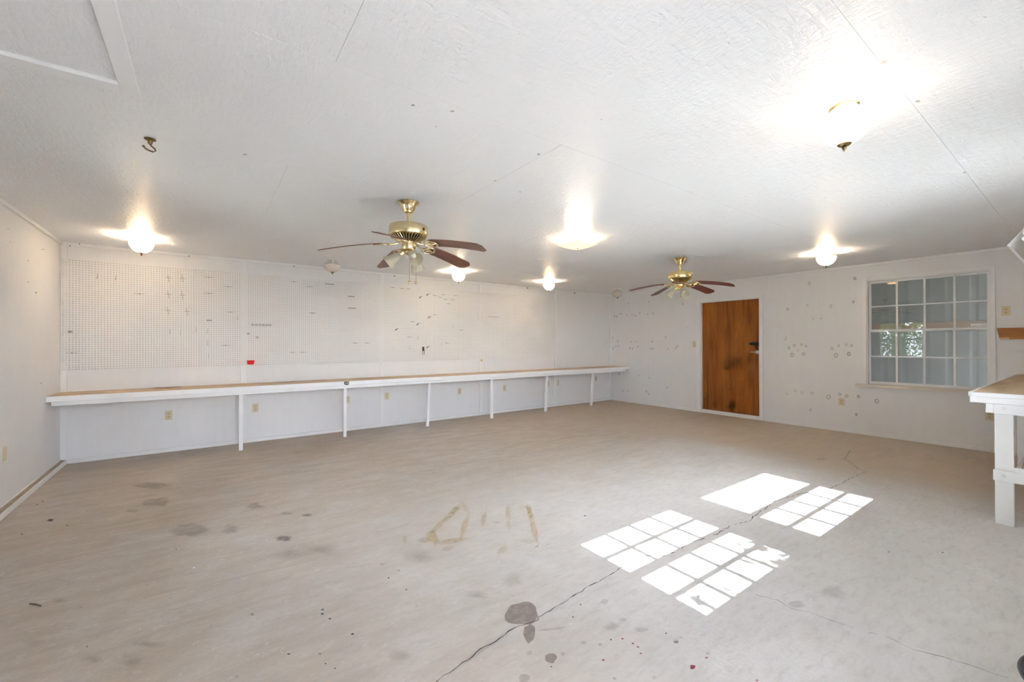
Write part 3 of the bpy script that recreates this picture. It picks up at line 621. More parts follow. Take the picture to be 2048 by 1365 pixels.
for i, (x, dx, dy) in enumerate(((0.353, 0.0, 0.0), (1.591, 0.01, 0.02), (2.857, 0.0, 0.04), (4.072, 0.05, 0.03), (5.317, 0.03, 0.04), (6.589, 0.03, 0.06))):
    mb = MB(); yb = 6.20 + dy; yt = BF + 0.046; hw = 0.021
    mb.add([(x - hw, yb, 0), (x + hw, yb, 0), (x + hw, yb + 0.042, 0), (x - hw, yb + 0.042, 0), (x - hw - dx, yt, BZ - 0.021), (x + hw - dx, yt, BZ - 0.021), (x + hw - dx, yt + 0.036, BZ - 0.021), (x - hw - dx, yt + 0.036, BZ - 0.021)],
           [(0, 3, 2, 1), (4, 5, 6, 7), (0, 1, 5, 4), (1, 2, 6, 5), (2, 3, 7, 6), (3, 0, 4, 7)])
    obj('leg', mb, 'bench_paint', wb, bevel=0.002, world=True)
bt = lambda p: tuple(np.array(on_plane(p, 2, BZ)) + np.array([0, 0, 0.0008]))
for a in ((322, 776.5, 28, 1.4), (350, 774.5, 18, 1.0), (580, 762.5, 9, 0.6)):
    o = blob('burn_mark', a[0], a[1], a[2], a[3], 'door_grime', bt, wb, 0.5, 0.3); o.location = -wb.location
# small clamp bracket screwed to the bench front edge
ck = thing('bench_stop', 'small dark metal bracket hooked over the front edge of the long bench', 'bracket', (1.585, BF, BZ))
obj('plate', MB().box(-0.075, 0.10, -0.020, -0.0012, 0.0012, 0.0055), 'steel', ck, bevel=0.001)
obj('hook_jaw', MB().tube([(-0.028, -0.010, 0.0), (-0.024, -0.011, -0.034), (0.0, -0.012, -0.042), (0.024, -0.011, -0.034), (0.028, -0.010, 0.0)], 0.0075, 8), 'black_iron', ck, smooth=True)
obj('bolt', MB().lathe([(0.010, -0.024), (0.012, -0.012), (0.009, 0.002)], 10, Matrix.Translation((-0.002, -0.013, 0.0))), 'antique_brass', ck, smooth=True)

# ------------------------------------------------------------------ pegboard, real perforated sheets
PF = YW - 0.020; PT = 0.0055; PITCHM = 0.0254
def pegboard(x0, x1, z0, z1, label):
    root = thing('pegboard', label, 'pegboard', ((x0 + x1) / 2, PF, z0), group=None)
    nx = int(round((x1 - x0) / PITCHM)); nz = int(round((z1 - z0) / PITCHM)); px = (x1 - x0) / nx; pz = (z1 - z0) / nz; rh = 0.0040
    gx, gz = np.meshgrid(np.arange(nx + 1), np.arange(nz + 1), indexing='ij')
    corners = np.stack([x0 + gx * px, np.full(gx.shape, PF), z0 + gz * pz], -1).reshape(-1, 3)
    cx, cz = np.meshgrid(x0 + (np.arange(nx) + 0.5) * px, z0 + (np.arange(nz) + 0.5) * pz, indexing='ij'); cx = cx.ravel(); cz = cz.ravel()
    ang = math.pi / 8 + np.arange(8) * math.pi / 4
    hx = cx[:, None] + rh * np.cos(ang); hz = cz[:, None] + rh * np.sin(ang)
    front = np.stack([hx, np.full(hx.shape, PF), hz], -1).reshape(-1, 3); back = front.copy(); back[:, 1] += PT
    nc = len(corners); nh = len(front); V = np.vstack([corners, front, back]); V -= np.array(root.location)
    ii, jj = np.meshgrid(np.arange(nx), np.arange(nz), indexing='ij'); ii = ii.ravel(); jj = jj.ravel()
    c00 = ii * (nz + 1) + jj; c01 = c00 + 1; c10 = c00 + nz + 1; c11 = c10 + 1; h0 = nc + np.arange(nx * nz) * 8; b0 = h0 + nh
    h = lambda k: h0 + k % 8
    # hole vertex k at angle 22.5+45k: sides 7-0 right, 0-1 upper right, 1-2 top, 2-3 upper left, 3-4 left, 4-5 lower left, 5-6 bottom, 6-7 lower right
    quads = [(c10, c11, h(0), h(7)), (c11, c01, h(2), h(1)), (c01, c00, h(4), h(3)), (c00, c10, h(6), h(5))]
    tris = [(c11, h(1), h(0)), (c01, h(3), h(2)), (c00, h(5), h(4)), (c10, h(7), h(6))]
    Q = np.concatenate([np.stack(q, 1) for q in quads] + [np.stack((h0 + k, h0 + (k + 1) % 8, b0 + (k + 1) % 8, b0 + k), 1) for k in range(8)])
    Tt = np.concatenate([np.stack(t, 1) for t in tris])
    me = bpy.data.meshes.new('board'); nl = Q.size + Tt.size; me.vertices.add(len(V)); me.vertices.foreach_set('co', V.ravel())
    me.loops.add(nl); me.loops.foreach_set('vertex_index', np.concatenate([Q.ravel(), Tt.ravel()]).astype(np.int32))
    starts = np.concatenate([np.arange(len(Q)) * 4, Q.size + np.arange(len(Tt)) * 3]).astype(np.int32)
    me.polygons.add(len(starts)); me.polygons.foreach_set('loop_start', starts); mi_ = np.zeros(len(starts), np.int32); mi_[4 * nx * nz:12 * nx * nz] = 1; me.polygons.foreach_set('material_index', mi_)
    me.materials.append(M('pegboard_white')); me.materials.append(M('hole_shade_brown')); me.update(calc_edges=True); me.validate()
    link('board', me, None, root)
    obj('hole_shade_sheet', MB().box(x0 + 0.004, x1 - 0.004, YW - 0.0048, YW - 0.0036, z0 + 0.004, z1 - 0.004), 'hole_shade_brown', wf)  # brown sheet added behind the holes to deepen their shade
    e = 0.0015
    mb = MB(); mb.box(x0, x1, PF, PF + PT, z1, z1 + e).box(x0, x1, PF, PF + PT, z0 - e, z0).box(x0 - 0.0004, x0, PF, PF + PT, z0, z1).box(x1, x1 + 0.0004, PF, PF + PT, z0, z1)
    obj('edge', mb, 'pegboard_white', root, world=True)
    return root
PZ0, PZ1 = 1.022, 2.255
pegs = [pegboard(XL + 0.006, 1.168, PZ0, PZ1, 'white pegboard sheet against the left wall, above the red bin'), pegboard(1.172, 3.618, PZ0, PZ1, 'middle white pegboard sheet with clustered small hooks'), pegboard(3.622, 5.92, PZ0, PZ1, 'white pegboard sheet nearest the door')]
scr_me = MB().lathe([(0.0001, -0.002), (0.004, -0.002), (0.005, 0.0)], 8, Matrix.Rotation(math.pi / 2, 4, 'X'), False).mesh('screw', fix=False); scr_me.materials.append(M('screw_dark'))
def peg_px(px, py): return on_plane((px, py), 1, PF)
scr_px = [(128, 538), (128, 616), (127, 734), (326, 542), (326, 627), (326, 727), (486.5, 551), (486.5, 607), (486.5, 667), (486.5, 728), (613, 568), (613, 604), (613, 640), (613, 689), (613, 720), (763, 572.5), (763, 614), (763, 643.5), (763, 687), (763, 728), (917, 587.5), (917, 631), (917, 676), (917, 713.5), (964, 590), (964, 640), (964, 690), (1109, 599), (1109, 628), (1109, 656), (1109, 681), (1109, 712)]
for p in scr_px:
    q = peg_px(*p); ro = pegs[0] if q[0] < 1.17 else pegs[1] if q[0] < 3.62 else pegs[2]
    o = bpy.data.objects.new('screw', scr_me); COL.objects.link(o); o.parent = ro; o.location = Vector((q[0], PF - 0.0002, q[2])) - ro.location

# hooks and holders left on the pegboard
def snap(px, py):
    q = peg_px(px, py); return (q[0], PF, q[2])
def mk_bar_hook():      # double tool hook: wire bar across the board held by a short stem and clip
    t = thing('pegboard_hook', '', 'hook')
    obj('wire', MB().tube([(-0.042, -0.035, 0.004), (-0.040, -0.012, 0.0), (0.0, -0.006, 0.0), (0.040, -0.012, 0.0), (0.042, -0.035, 0.004)], 0.0019, 6), 'dull_wire', t, smooth=True)
    obj('clip', MB().box(-0.005, 0.005, -0.005, 0.0, -0.006, 0.008), 'dull_wire', t, bevel=0.001); return t
def mk_j_hook():        # single J hook with a vertical stem
    t = thing('pegboard_hook', '', 'hook')
    obj('wire', MB().tube([(0, 0.004, 0.030), (0, -0.004, 0.030), (0, -0.004, -0.020), (0, -0.010, -0.032), (0, -0.028, -0.030), (0, -0.036, -0.012)], 0.0018, 6), 'dull_wire', t, smooth=True); return t
def mk_cross_hook():    # upright hook with a cross bar
    t = thing('pegboard_hook', '', 'hook')
    obj('wire', MB().tube([(-0.006, 0.004, 0.045), (-0.006, -0.005, 0.045), (0.004, -0.006, -0.03), (0.006, -0.02, -0.05), (0.007, -0.05, -0.055)], 0.0022, 6), 'dull_wire', t, smooth=True)
    obj('cross_bar', MB().tube([(-0.028, -0.006, 0.0), (0.030, -0.006, -0.002)], 0.002, 6), 'dull_wire', t, smooth=True); return t
def mk_clip():          # dark spring clip
    t = thing('spring_clip', '', 'clip')
    obj('jaw', MB().tube([(-0.030, -0.030, -0.020), (-0.018, -0.010, -0.008), (0.0, -0.006, 0.0), (0.016, -0.012, 0.012), (0.030, -0.034, 0.020)], [0.003, 0.0045, 0.006, 0.0045, 0.003], 6), 'clip_metal', t, smooth=True)
    obj('base', MB().box(-0.010, 0.010, -0.006, 0, -0.012, 0.012), 'clip_metal', t, bevel=0.001); return t
ORD = ['first', 'second', 'third', 'fourth', 'fifth', 'sixth', 'seventh', 'eighth', 'ninth', 'tenth', 'eleventh', 'twelfth', 'thirteenth', 'fourteenth', 'fifteenth', 'sixteenth', 'seventeenth', 'eighteenth']
def place(maker, pts, label, group):
    pts = sorted(pts); k_ = 0
    base = None
    for p in pts:
        l = snap(*p); fr_ = (l[2] - 1.022) / 1.233; row = 'high up' if fr_ > 0.66 else 'at mid height' if fr_ > 0.33 else 'low down'
        lab = '%s %s from the left wall, %s' % (ORD[k_], label, row); k_ += 1
        if base is None: base = maker(); base.location = l; base['label'] = lab; base['group'] = group
        else: dup(base, l, 0, lab, group)
y1 = Z(180, 540, 12.76); y2 = Z(320, 540, 12.76); y3 = Z(470, 600, 12.76); y4 = Z(620, 560, 12.76); y5 = Z(770, 620, 12.76); y6 = Z(820, 560, 12.76); y7 = Z(120, 640, 12.76); y8 = Z(320, 640, 12.76); q1 = Z(0, 380, 3.197); q2 = Z(600, 380, 3.197)
place(mk_bar_hook, [y1(1262, 618), y2(1245, 193), y2(1740, 432), y2(1245, 605), y2(1800, 1085), y7(308, 850), y8(1675, 657), y3(1975, 340), y3(1460, 1345), y3(1720, 1340), q1(1880, 588), q1(1982, 620), q1(1995, 790)], 'flat wire bar hook on the left pegboard', 'wire bar hooks on the left half of the pegboard')
def mk_short_hook():
    t = thing('pegboard_hook', '', 'hook')
    obj('wire', MB().tube([(-0.045, -0.030, 0.006), (-0.030, -0.008, 0.0), (0.0, -0.006, 0.0), (0.020, -0.008, -0.002), (0.040, -0.030, -0.004)], 0.0024, 6), 'dull_wire', t, smooth=True)
    obj('clip', MB().box(-0.007, 0.008, -0.006, 0.0, -0.006, 0.007), 'dull_wire', t, bevel=0.001); return t
place(mk_short_hook, [y5(690, 303), y5(615, 695), y5(1265, 128), y5(1940, 520), y5(1575, 848), y6(625, 402), y6(840, 380), y6(765, 450), y6(900, 497), y6(1075, 508), y6(970, 610), y6(1165, 405), q2(350, 980), q2(427, 980), q2(590, 625), q2(650, 631), q2(690, 634)], 'short double hook on the middle pegboard sheet', 'short double hooks on the middle of the pegboard')
place(mk_j_hook, [y1(195, 165), y1(660, 195), y8(250, 300), y8(525, 330), y8(925, 240), y8(1215, 280), y8(1215, 590), y8(1240, 920), y3(65, 450), y5(835, 705), y5(615, 960), y5(1440, 885), y6(1740, 660), y6(1735, 970), y6(1830, 995), y6(1090, 1180)], 'small upright wire hook on the pegboard', 'upright wire hooks on the pegboard')
place(mk_cross_hook, [y2(215, 200), y2(570, 215), y2(215, 620), y2(565, 640), y2(205, 1040), y2(688, 1060)], 'cross-shaped wire hook of the block of six', 'cross-shaped hooks on the left pegboard sheet')
place(mk_clip, [y6(440, 383), y6(255, 448), y6(480, 960), y5(830, 370), y5(1085, 955), y5(285, 505)], 'slanting spring clip on the middle pegboard', 'slanting spring clips on the pegboard')
# tool racks: wire strips with rows of prongs
def rack(px0, px1, py, n, label, drop=0.022, mat='dull_wire'):
    a, c = snap(px0, py), snap(px1, py); L = c[0] - a[0]
    t = thing('tool_rack', label, 'rack', ((a[0] + c[0]) / 2, PF, a[2]))
    obj('strip', MB().box(-L / 2, L / 2, -0.006, 0, -0.004, 0.004), mat, t, bevel=0.001)
    for i in range(n):
        x = -L / 2 + L * (i + 0.5) / n
        obj('prong', MB().tube([(x - 0.009, -0.004, drop), (x, -0.007, 0.0), (x + 0.009, -0.004, drop)], 0.0022, 6).tube([(x - 0.008, -0.004, -drop), (x, -0.02, 0.0), (x + 0.008, -0.004, -drop)], 0.0022, 6), mat, t, smooth=True)
    return t
rack(502, 544, 650, 6, 'wire rack of six criss-cross prongs on the left pegboard sheet')
rack(650, 668, 568, 3, 'row of three tiny hooks at the top of the middle pegboard sheet', 0.010)
rack(696, 709, 593, 3, 'upper wire rack of three prongs on the middle pegboard sheet', 0.010)
rack(696, 712, 616.5, 4, 'lower wire rack of four prongs on the middle pegboard sheet', 0.008)
rack(413, 424, 641, 2, 'small two-prong holder left of the batten on the left pegboard sheet', 0.012)
rack(976, 997, 634, 4, 'slim grey bar holder on the pegboard sheet nearest the door', 0.003)
rack(136, 145, 664, 2, 'small two-bar holder near the left wall on the pegboard', 0.014)
rack(493, 500, 668, 1, 'small crossed-wire holder under the six-prong rack, nearer the left wall', 0.018)
rack(511, 518, 675, 1, 'small crossed-wire holder just below the six-prong rack', 0.018)
tp = thing('prong_holder', 'dark twin-prong tool holder near the bottom of the pegboard', 'hook', snap(846, 700))
obj('bracket', MB().box(-0.012, 0.016, -0.008, 0, -0.02, 0.05), 'dark_metal', tp, bevel=0.001)
for s in (-1, 1): obj('prong', MB().tube([(0.014 * s + 0.002, -0.006, 0.04), (0.016 * s + 0.002, -0.008, -0.02), (0.014 * s + 0.004, -0.012, -0.085)], 0.0035, 6), 'dark_metal', tp, smooth=True)
# red bin
rb = thing('hanging_bin', 'small red plastic bin hung at the bottom edge of the pegboard', 'bin', (0.486, PF, 1.042))
mb = MB(); mb.add([(-0.033, -0.045, 0), (0.033, -0.045, 0), (0.036, -0.001, 0), (-0.036, -0.001, 0), (-0.043, -0.055, 0.042), (0.043, -0.055, 0.042), (0.043, -0.001, 0.050), (-0.043, -0.001, 0.050), (-0.038, -0.050, 0.042), (0.038, -0.050, 0.042), (0.038, -0.005, 0.050), (-0.038, -0.005, 0.050), (-0.030, -0.041, 0.004), (0.030, -0.041, 0.004), (0.032, -0.005, 0.004), (-0.032, -0.005, 0.004)],
                  [(0, 3, 2, 1), (0, 1, 5, 4), (1, 2, 6, 5), (2, 3, 7, 6), (3, 0, 4, 7), (4, 5, 9, 8), (5, 6, 10, 9), (6, 7, 11, 10), (7, 4, 8, 11), (8, 9, 13, 12), (9, 10, 14, 13), (10, 11, 15, 14), (11, 8, 12, 15), (12, 13, 14, 15)])
obj('tub', mb, 'red_plastic', rb, bevel=0.0015, fix=False)
obj('rim', MB().tube([(-0.043, -0.055, 0.043), (0.043, -0.055, 0.043), (0.043, -0.002, 0.051), (-0.043, -0.002, 0.051)], 0.003, 6, True), 'red_plastic', rb, smooth=True)
kp = thing('cable_guide', 'tiny cream plastic cable guide under the pegboard edge', 'fitting', (4.112, YW - 0.0125, 1.005))
obj('body', MB().lathe([(0.022, 0), (0.020, -0.012), (0.010, -0.016)], 14, Matrix.Rotation(math.pi / 2, 4, 'X') @ Matrix.Scale(-1, 4, (0, 0, 1)) @ Matrix.Scale(-1, 4, (0, 0, 1))), 'cream_plastic', kp, smooth=True)
obj('hole', MB().sphere((0, -0.006, 0), 0.007, 8, 6), 'slot_dark', kp, smooth=True)
for o in kp.children: o.rotation_euler = (0, 0, math.pi) if o.name.startswith('body') else (0, 0, 0)

# ------------------------------------------------------------------ outlets and switch
def outlet_proto(kind='duplex'):
    t = thing('wall_outlet' if kind == 'duplex' else 'blank_plate' if kind == 'blank' else 'light_switch', '', 'outlet' if kind == 'duplex' else 'plate' if kind == 'blank' else 'switch')
    obj('plate', MB().box(-0.035, 0.035, -0.0055, 0, -0.057, 0.057), 'almond_plastic', t, bevel=0.002)
    if kind == 'duplex':
        for s in (-1, 1):
            k = obj('socket', MB().prism([(0.0165 * math.cos(a) , 0.0195 * s + 0.0145 * math.sin(a)) for a in np.linspace(0, 2 * math.pi, 13)[:-1]], 0, 0.002), 'almond_socket', t)
            for vtx in k.data.vertices: x, y, zz = vtx.co; vtx.co = (x, -0.0055 - zz, y)
            obj('slots', MB().box(-0.0085, -0.0055, -0.0080, -0.0074, 0.0195 * s - 0.001, 0.0195 * s + 0.007).box(0.0055, 0.0085, -0.0080, -0.0074, 0.0195 * s, 0.0195 * s + 0.0065).box(-0.0025, 0.0025, -0.0080, -0.0074, 0.0195 * s - 0.009, 0.0195 * s - 0.0045), 'slot_dark', k)
        obj('screw', MB().lathe([(0.0035, 0.0), (0.003, 0.0018)], 8, Matrix.Translation((0, -0.0055, 0)) @ Matrix.Rotation(math.pi / 2, 4, 'X')), 'steel', t)
    elif kind == 'switch':
        obj('toggle', MB().box(-0.005, 0.005, -0.016, -0.005, -0.004, 0.012), 'almond_socket', t, bevel=0.001)
    if kind != 'duplex':
        for s in (-1, 1): obj('screw', MB().lathe([(0.0035, 0.0), (0.003, 0.0018)], 8, Matrix.Translation((0, -0.0055, 0.03 * s)) @ Matrix.Rotation(math.pi / 2, 4, 'X')), 'steel', t)
    return t
op = outlet_proto(); first = True
ol = [((-0.366, 0.444), 'almond wall outlet below the long bench, nearest the left corner'), ((0.544, 0.452), 'almond wall outlet just right of the leftmost bench leg'), ((1.736, 0.468), 'almond wall outlet half hidden by the second bench leg'), ((2.345, 0.478), 'almond wall outlet just right of the batten, between second and third bench legs'),
      ((3.66, 0.467), 'almond wall outlet between the third and fourth bench legs'), ((4.633, 0.460), 'almond wall outlet between the fourth and fifth bench legs'), ((5.726, 0.485), 'almond wall outlet just right of the fifth bench leg, left of the batten'), ((7.151, 0.515), 'almond wall outlet beyond the last bench leg near the far corner')]
for (x, z), lab in ol:
    if first: op.location = (x, YW, z); op['label'] = lab; op['group'] = 'outlets below the long bench'; first = False
    else: dup(op, (x, YW, z), 0, lab, 'outlets below the long bench')
dup(op, (XW, 0.64, 1.687), -math.pi / 2, 'almond wall outlet high on the wall right of the window', 'outlets on the window wall')
dup(op, (XW, 2.238, 0.44), -math.pi / 2, 'almond wall outlet between the door and the window', 'outlets on the window wall')
dup(op, (XW, 0.774, 0.434), -math.pi / 2, 'almond wall outlet low under the window, beside the white workbench leg', 'outlets on the window wall')
bp = outlet_proto('blank'); bp.location = (XL, 5.068, 0.449); bp.rotation_euler = (0, 0, math.pi / 2); bp['label'] = 'almond cover plate low on the left wall'
bp2 = dup(bp, (6.00, YW, 0.482), 0, 'narrow almond cover plate right of the batten under the long bench')
sw = outlet_proto('switch'); sw.location = (XW, 4.572, 1.291); sw.rotation_euler = (0, 0, -math.pi / 2); sw['label'] = 'almond light switch left of the brown door'

# ------------------------------------------------------------------ ceiling lamps
def point(parent, loc, watts, radius=0.028, color=(1.0, 0.84, 0.66)):
    l = bpy.data.lights.new('bulb_light', 'POINT'); l.energy = watts; l.color = color; l.shadow_soft_size = radius
    o = bpy.data.objects.new('bulb_light', l); COL.objects.link(o); o.parent = parent; o.location = loc; return o
def bowl_lamp(loc, label, group):
    t = thing('ceiling_lamp', label, 'ceiling lamp', loc, 0, group)
    obj('ceiling_plate', MB().lathe([(0.0001, 0), (0.066, 0), (0.068, -0.006), (0.060, -0.014), (0.020, -0.018), (0.0001, -0.018)], 28, None, False), 'enamel_white', t, smooth=True)
    obj('lamp_holder', MB().lathe([(0.018, -0.018), (0.018, -0.050), (0.010, -0.056)], 16), 'enamel_white', t, smooth=True)
    obj('rod', MB().tube([(0, 0, -0.05), (0, 0, -0.165)], 0.003, 6), 'brass', t)
    obj('bulb', MB().sphere((0.035, 0, -0.075), 0.026, 14, 8), 'bulb_glow', t, smooth=True)
    obj('glass_bowl', MB().lathe([(0.104, -0.058), (0.102, -0.078), (0.092, -0.108), (0.072, -0.136), (0.046, -0.154), (0.018, -0.163), (0.006, -0.164), (0.006, -0.160), (0.018, -0.159), (0.045, -0.150), (0.069, -0.132), (0.088, -0.106), (0.098, -0.077), (0.100, -0.058), (0.104, -0.058)], 32, None, False), 'glass_lit', t, smooth=True)
    obj('finial', MB().lathe([(0.020, -0.164), (0.018, -0.169), (0.007, -0.172), (0.009, -0.180), (0.006, -0.188), (0.003, -0.196), (0.0001, -0.198)], 14), 'antique_brass', t, smooth=True)
    point(t, (0.0, 0.0, -0.088), LAMP_W); return t
GL = 'warm bowl lamps on the ceiling'
bowl_lamp((-0.549, 5.905, H), 'lit bowl ceiling lamp nearest the left corner', GL)
bowl_lamp((3.185, 5.82, H), 'lit bowl ceiling lamp in front of the middle pegboard, under the fan blade tip', GL)
bowl_lamp((5.046, 5.836, H), 'lit bowl ceiling lamp above the right end of the pegboard', GL)
bowl_lamp((6.262, 1.985, H), 'lit bowl ceiling lamp between the brown door and the window', GL)
def globe_lamp(loc, label, lit, group):
    t = thing('ceiling_lamp', label, 'ceiling lamp', loc, 0, group)
    obj('ceiling_plate', MB().lathe([(0.0001, 0), (0.058, 0), (0.060, -0.005), (0.054, -0.012), (0.0001, -0.012)], 28, None, False), 'enamel_white' if not lit else 'brass', t, smooth=True)
    obj('lamp_holder', MB().lathe([(0.017, -0.012), (0.017, -0.045), (0.010, -0.050)], 14), 'enamel_white', t, smooth=True)
    obj('rod', MB().tube([(0, 0, -0.048), (0, 0, -0.182)], 0.003, 6), 'brass', t)
    obj('bulb', MB().sphere((0, 0, -0.085), 0.029, 14, 8), 'bulb_glow' if lit else 'enamel_white', t, smooth=True)
    obj('glass_neck', MB().lathe([(0.054, -0.010), (0.057, -0.022), (0.068, -0.040), (0.086, -0.058), (0.100, -0.076), (0.1035, -0.088)], 32, None, False), 'glass_lit_clear' if lit else 'glass_clear_unlit', t, smooth=True)
    obj('glass_bowl', MB().lathe([(0.1035, -0.088), (0.102, -0.104), (0.092, -0.130), (0.073, -0.154), (0.046, -0.172), (0.016, -0.181), (0.006, -0.182)], 32, None, False), 'glass_lit' if lit else 'glass_unlit', t, smooth=True)
    obj('finial', MB().lathe([(0.030, -0.179), (0.024, -0.184), (0.007, -0.187), (0.010, -0.195), (0.006, -0.203), (0.0001, -0.214)], 14), 'antique_brass', t, smooth=True)
    if lit: point(t, (0, 0, -0.06), LAMP_W * 0.34)
    return t
globe_lamp((2.470, 0.708, H), 'large glowing globe lamp on the bright ceiling at upper right', True, 'globe lamps on the ceiling')
globe_lamp((1.356, 5.93, H), 'unlit globe ceiling lamp left of the near fan', False, 'globe lamps on the ceiling')
globe_lamp((6.893, 5.82, H), 'unlit globe ceiling lamp in the far corner by the far fan', False, 'globe lamps on the ceiling')
# square glass pan lamp
t = thing('square_ceiling_lamp', 'lit square glass pan lamp midway between the two fans', 'ceiling lamp', (3.246, 3.285, H))
obj('ceiling_plate', MB().box(-0.06, 0.06, -0.06, 0.06, -0.016, 0), 'enamel_white', t, bevel=0.003)
obj('stem', MB().tube([(0, 0, -0.016), (0, 0, -0.098)], 0.004, 8), 'brass', t)
n = 14; mb = MB(); gv = []
for i in range(n + 1):
    for j in range(n + 1):
        u, v_ = 2 * i / n - 1, 2 * j / n - 1; e = max(abs(u), abs(v_)); rr_ = u * u + v_ * v_
        s = 0.150 * (1 - 0.05 * (1 - abs(u)) * (1 - abs(v_))); gv.append((u * s, v_ * s, -0.098 + 0.016 * min(rr_, 2.0) + 0.012 * e ** 6))
mb.add(gv, [(i * (n + 1) + j, (i + 1) * (n + 1) + j, (i + 1) * (n + 1) + j + 1, i * (n + 1) + j + 1) for i in range(n) for j in range(n)])
gp = obj('glass_pan', mb, 'glass_pan_lit', t, smooth=True, fix=False); md = gp.modifiers.new('thick', 'SOLIDIFY'); md.thickness = 0.004
obj('finial', MB().lathe([(0.012, -0.099), (0.010, -0.104), (0.005, -0.107), (0.0001, -0.116)], 12), 'brass', t, smooth=True)
for s in (-1, 1):
    obj('bulb', MB().sphere((0.055 * s * 0.8, -0.055 * s * 0.6, -0.050), 0.024, 14, 8), 'bulb_glow', t, smooth=True)
    point(t, (0.06 * s * 0.8, -0.06 * s * 0.6, -0.058), LAMP_W * 0.24)

# ------------------------------------------------------------------ ceiling fans
def make_fan(loc, theta0, brass, blade_mat, label, lamp_dirs, chains, rod_black=False):
    t = thing('ceiling_fan', label, 'ceiling fan', loc, 0, None)
    obj('canopy', MB().lathe([(0.0001, 0), (0.082, 0), (0.086, -0.006), (0.080, -0.014), (0.066, -0.022), (0.056, -0.044), (0.050, -0.064), (0.040, -0.074), (0.038, -0.084), (0.020, -0.090), (0.0001, -0.090)], 32, None, False), brass, t, smooth=True)
    obj('downrod', MB().lathe([(0.013, -0.085), (0.013, -0.190)], 16), brass, t, smooth=True)
    obj('collar', MB().lathe([(0.020, -0.168), (0.022, -0.172), (0.022, -0.186)], 16), 'black_iron' if rod_black else brass, t, smooth=True)
    obj('motor_housing', MB().lathe([(0.0001, -0.182), (0.120, -0.184), (0.143, -0.190), (0.151, -0.200), (0.152, -0.255), (0.148, -0.268), (0.130, -0.276), (0.0001, -0.276)], 48, None, False), brass, t, smooth=True)
    obj('badge', MB().lathe([(0.012, 0), (0.010, 0.004), (0.0001, 0.004)], 12, Matrix.Translation((0.151 * math.cos(-1.1), 0.151 * math.sin(-1.1), -0.232)) @ Matrix.Rotation(-1.1, 4, 'Z') @ Matrix.Rotation(math.pi / 2, 4, 'Y'), False), 'dark_metal', t)
    obj('vent_bowl', MB().lathe([(0.118, -0.277), (0.100, -0.296), (0.075, -0.312), (0.056, -0.320)], 40, None, False), 'dark_metal', t, smooth=True)
    mb = MB()
    for i in range(36):
        a = 2 * math.pi * i / 36; c_, s_ = math.cos(a), math.sin(a)
        mb.tube([(0.140 * c_, 0.140 * s_, -0.276), (0.112 * c_, 0.112 * s_, -0.294), (0.082 * c_, 0.082 * s_, -0.313), (0.058 * c_, 0.058 * s_, -0.323)], 0.0038, 5)
    obj('vent_ribs', mb, brass, t, smooth=True)
    obj('vent_ring', MB().lathe([(0.060, -0.314), (0.064, -0.320), (0.060, -0.330), (0.050, -0.330)], 32), brass, t, smooth=True)
    obj('switch_housing', MB().lathe([(0.054, -0.328), (0.056, -0.345), (0.054, -0.372), (0.048, -0.382), (0.030, -0.388), (0.0001, -0.388)], 28, None, False), brass, t, smooth=True)
    obj('light_fitter', MB().lathe([(0.030, -0.386), (0.040, -0.394), (0.038, -0.408), (0.018, -0.418), (0.006, -0.424), (0.0001, -0.424)], 24, None, False), brass, t, smooth=True)
    # blades
    def bz(r): return -0.338 - 0.085 * ((r - 0.10) / 0.56) ** 1.6
    pitch = math.radians(12); NB = 10
    def outline(r):
        if r < 0.24: w0 = 0.050 + 0.010 * (r - 0.20) / 0.04
        else: w0 = 0.060 + 0.010 * (r - 0.24) / 0.4
        lo = hi = w0
        if r > 0.625: k = (r - 0.625) / 0.035; hi = w0 - 0.034 * k; lo = w0 - 0.030 * k
        return -lo, hi
    mb = MB(); rs = [0.20, 0.24] + [0.24 + 0.385 * i / NB for i in range(1, NB + 1)] + [0.66]; th = 0.006
    vs = []
    for r in rs:
        lo, hi = outline(r)
        for wv in (lo, hi):
            for d in (0, th): vs.append((r, wv * math.cos(pitch), bz(r) - wv * math.sin(pitch) + d))
    fs = []
    for i in range(len(rs) - 1):
        k = 4 * i; l = k + 4
        fs += [(k, k + 2, l + 2, l), (k + 1, l + 1, l + 3, k + 3), (k, l, l + 1, k + 1), (k + 2, k + 3, l + 3, l + 2)]
    fs += [(0, 1, 3, 2), (len(vs) - 4, len(vs) - 2, len(vs) - 1, len(vs) - 3)]
    mb.add(vs, fs); me = mb.mesh('blade', 0, False); me.materials.append(M(blade_mat))
    # ornate blade iron: arm, two scroll loops and a plate under the blade root
    mi = MB(); zb_ = lambda r, wv: bz(r) - wv * math.sin(pitch) - 0.005
    mi.tube([(0.085, 0, -0.330), (0.11, 0, -0.340), (0.14, 0, -0.344), (0.19, 0, zb_(0.19, 0)), (0.25, 0, zb_(0.25, 0))], [0.010, 0.008, 0.007, 0.007, 0.006], 8)
    for s in (-1, 1):
        loop = []
        for k in range(13):
            a = math.pi * k / 12; r_ = 0.150 + 0.105 * (1 - math.cos(a)) / 2; wv = s * 0.052 * math.sin(a) ** 0.8
            loop.append((r_, wv, zb_(max(r_, 0.19), wv)))
        mi.tube(loop, 0.0055, 6)
        mi.tube([(0.17, s * 0.006, zb_(0.19, 0)), (0.20, s * 0.026, zb_(0.2, s * 0.026)), (0.225, s * 0.012, zb_(0.225, 0)), (0.20, s * 0.004, zb_(0.2, 0))], 0.004, 6)
        mi.sphere((0.235, s * 0.034, zb_(0.235, s * 0.034)), 0.007, 8, 6)
    mi.sphere((0.262, 0, zb_(0.262, 0)), 0.008, 8, 6)
    ime = mi.mesh('blade_iron', 0, True); ime.materials.append(M(brass))
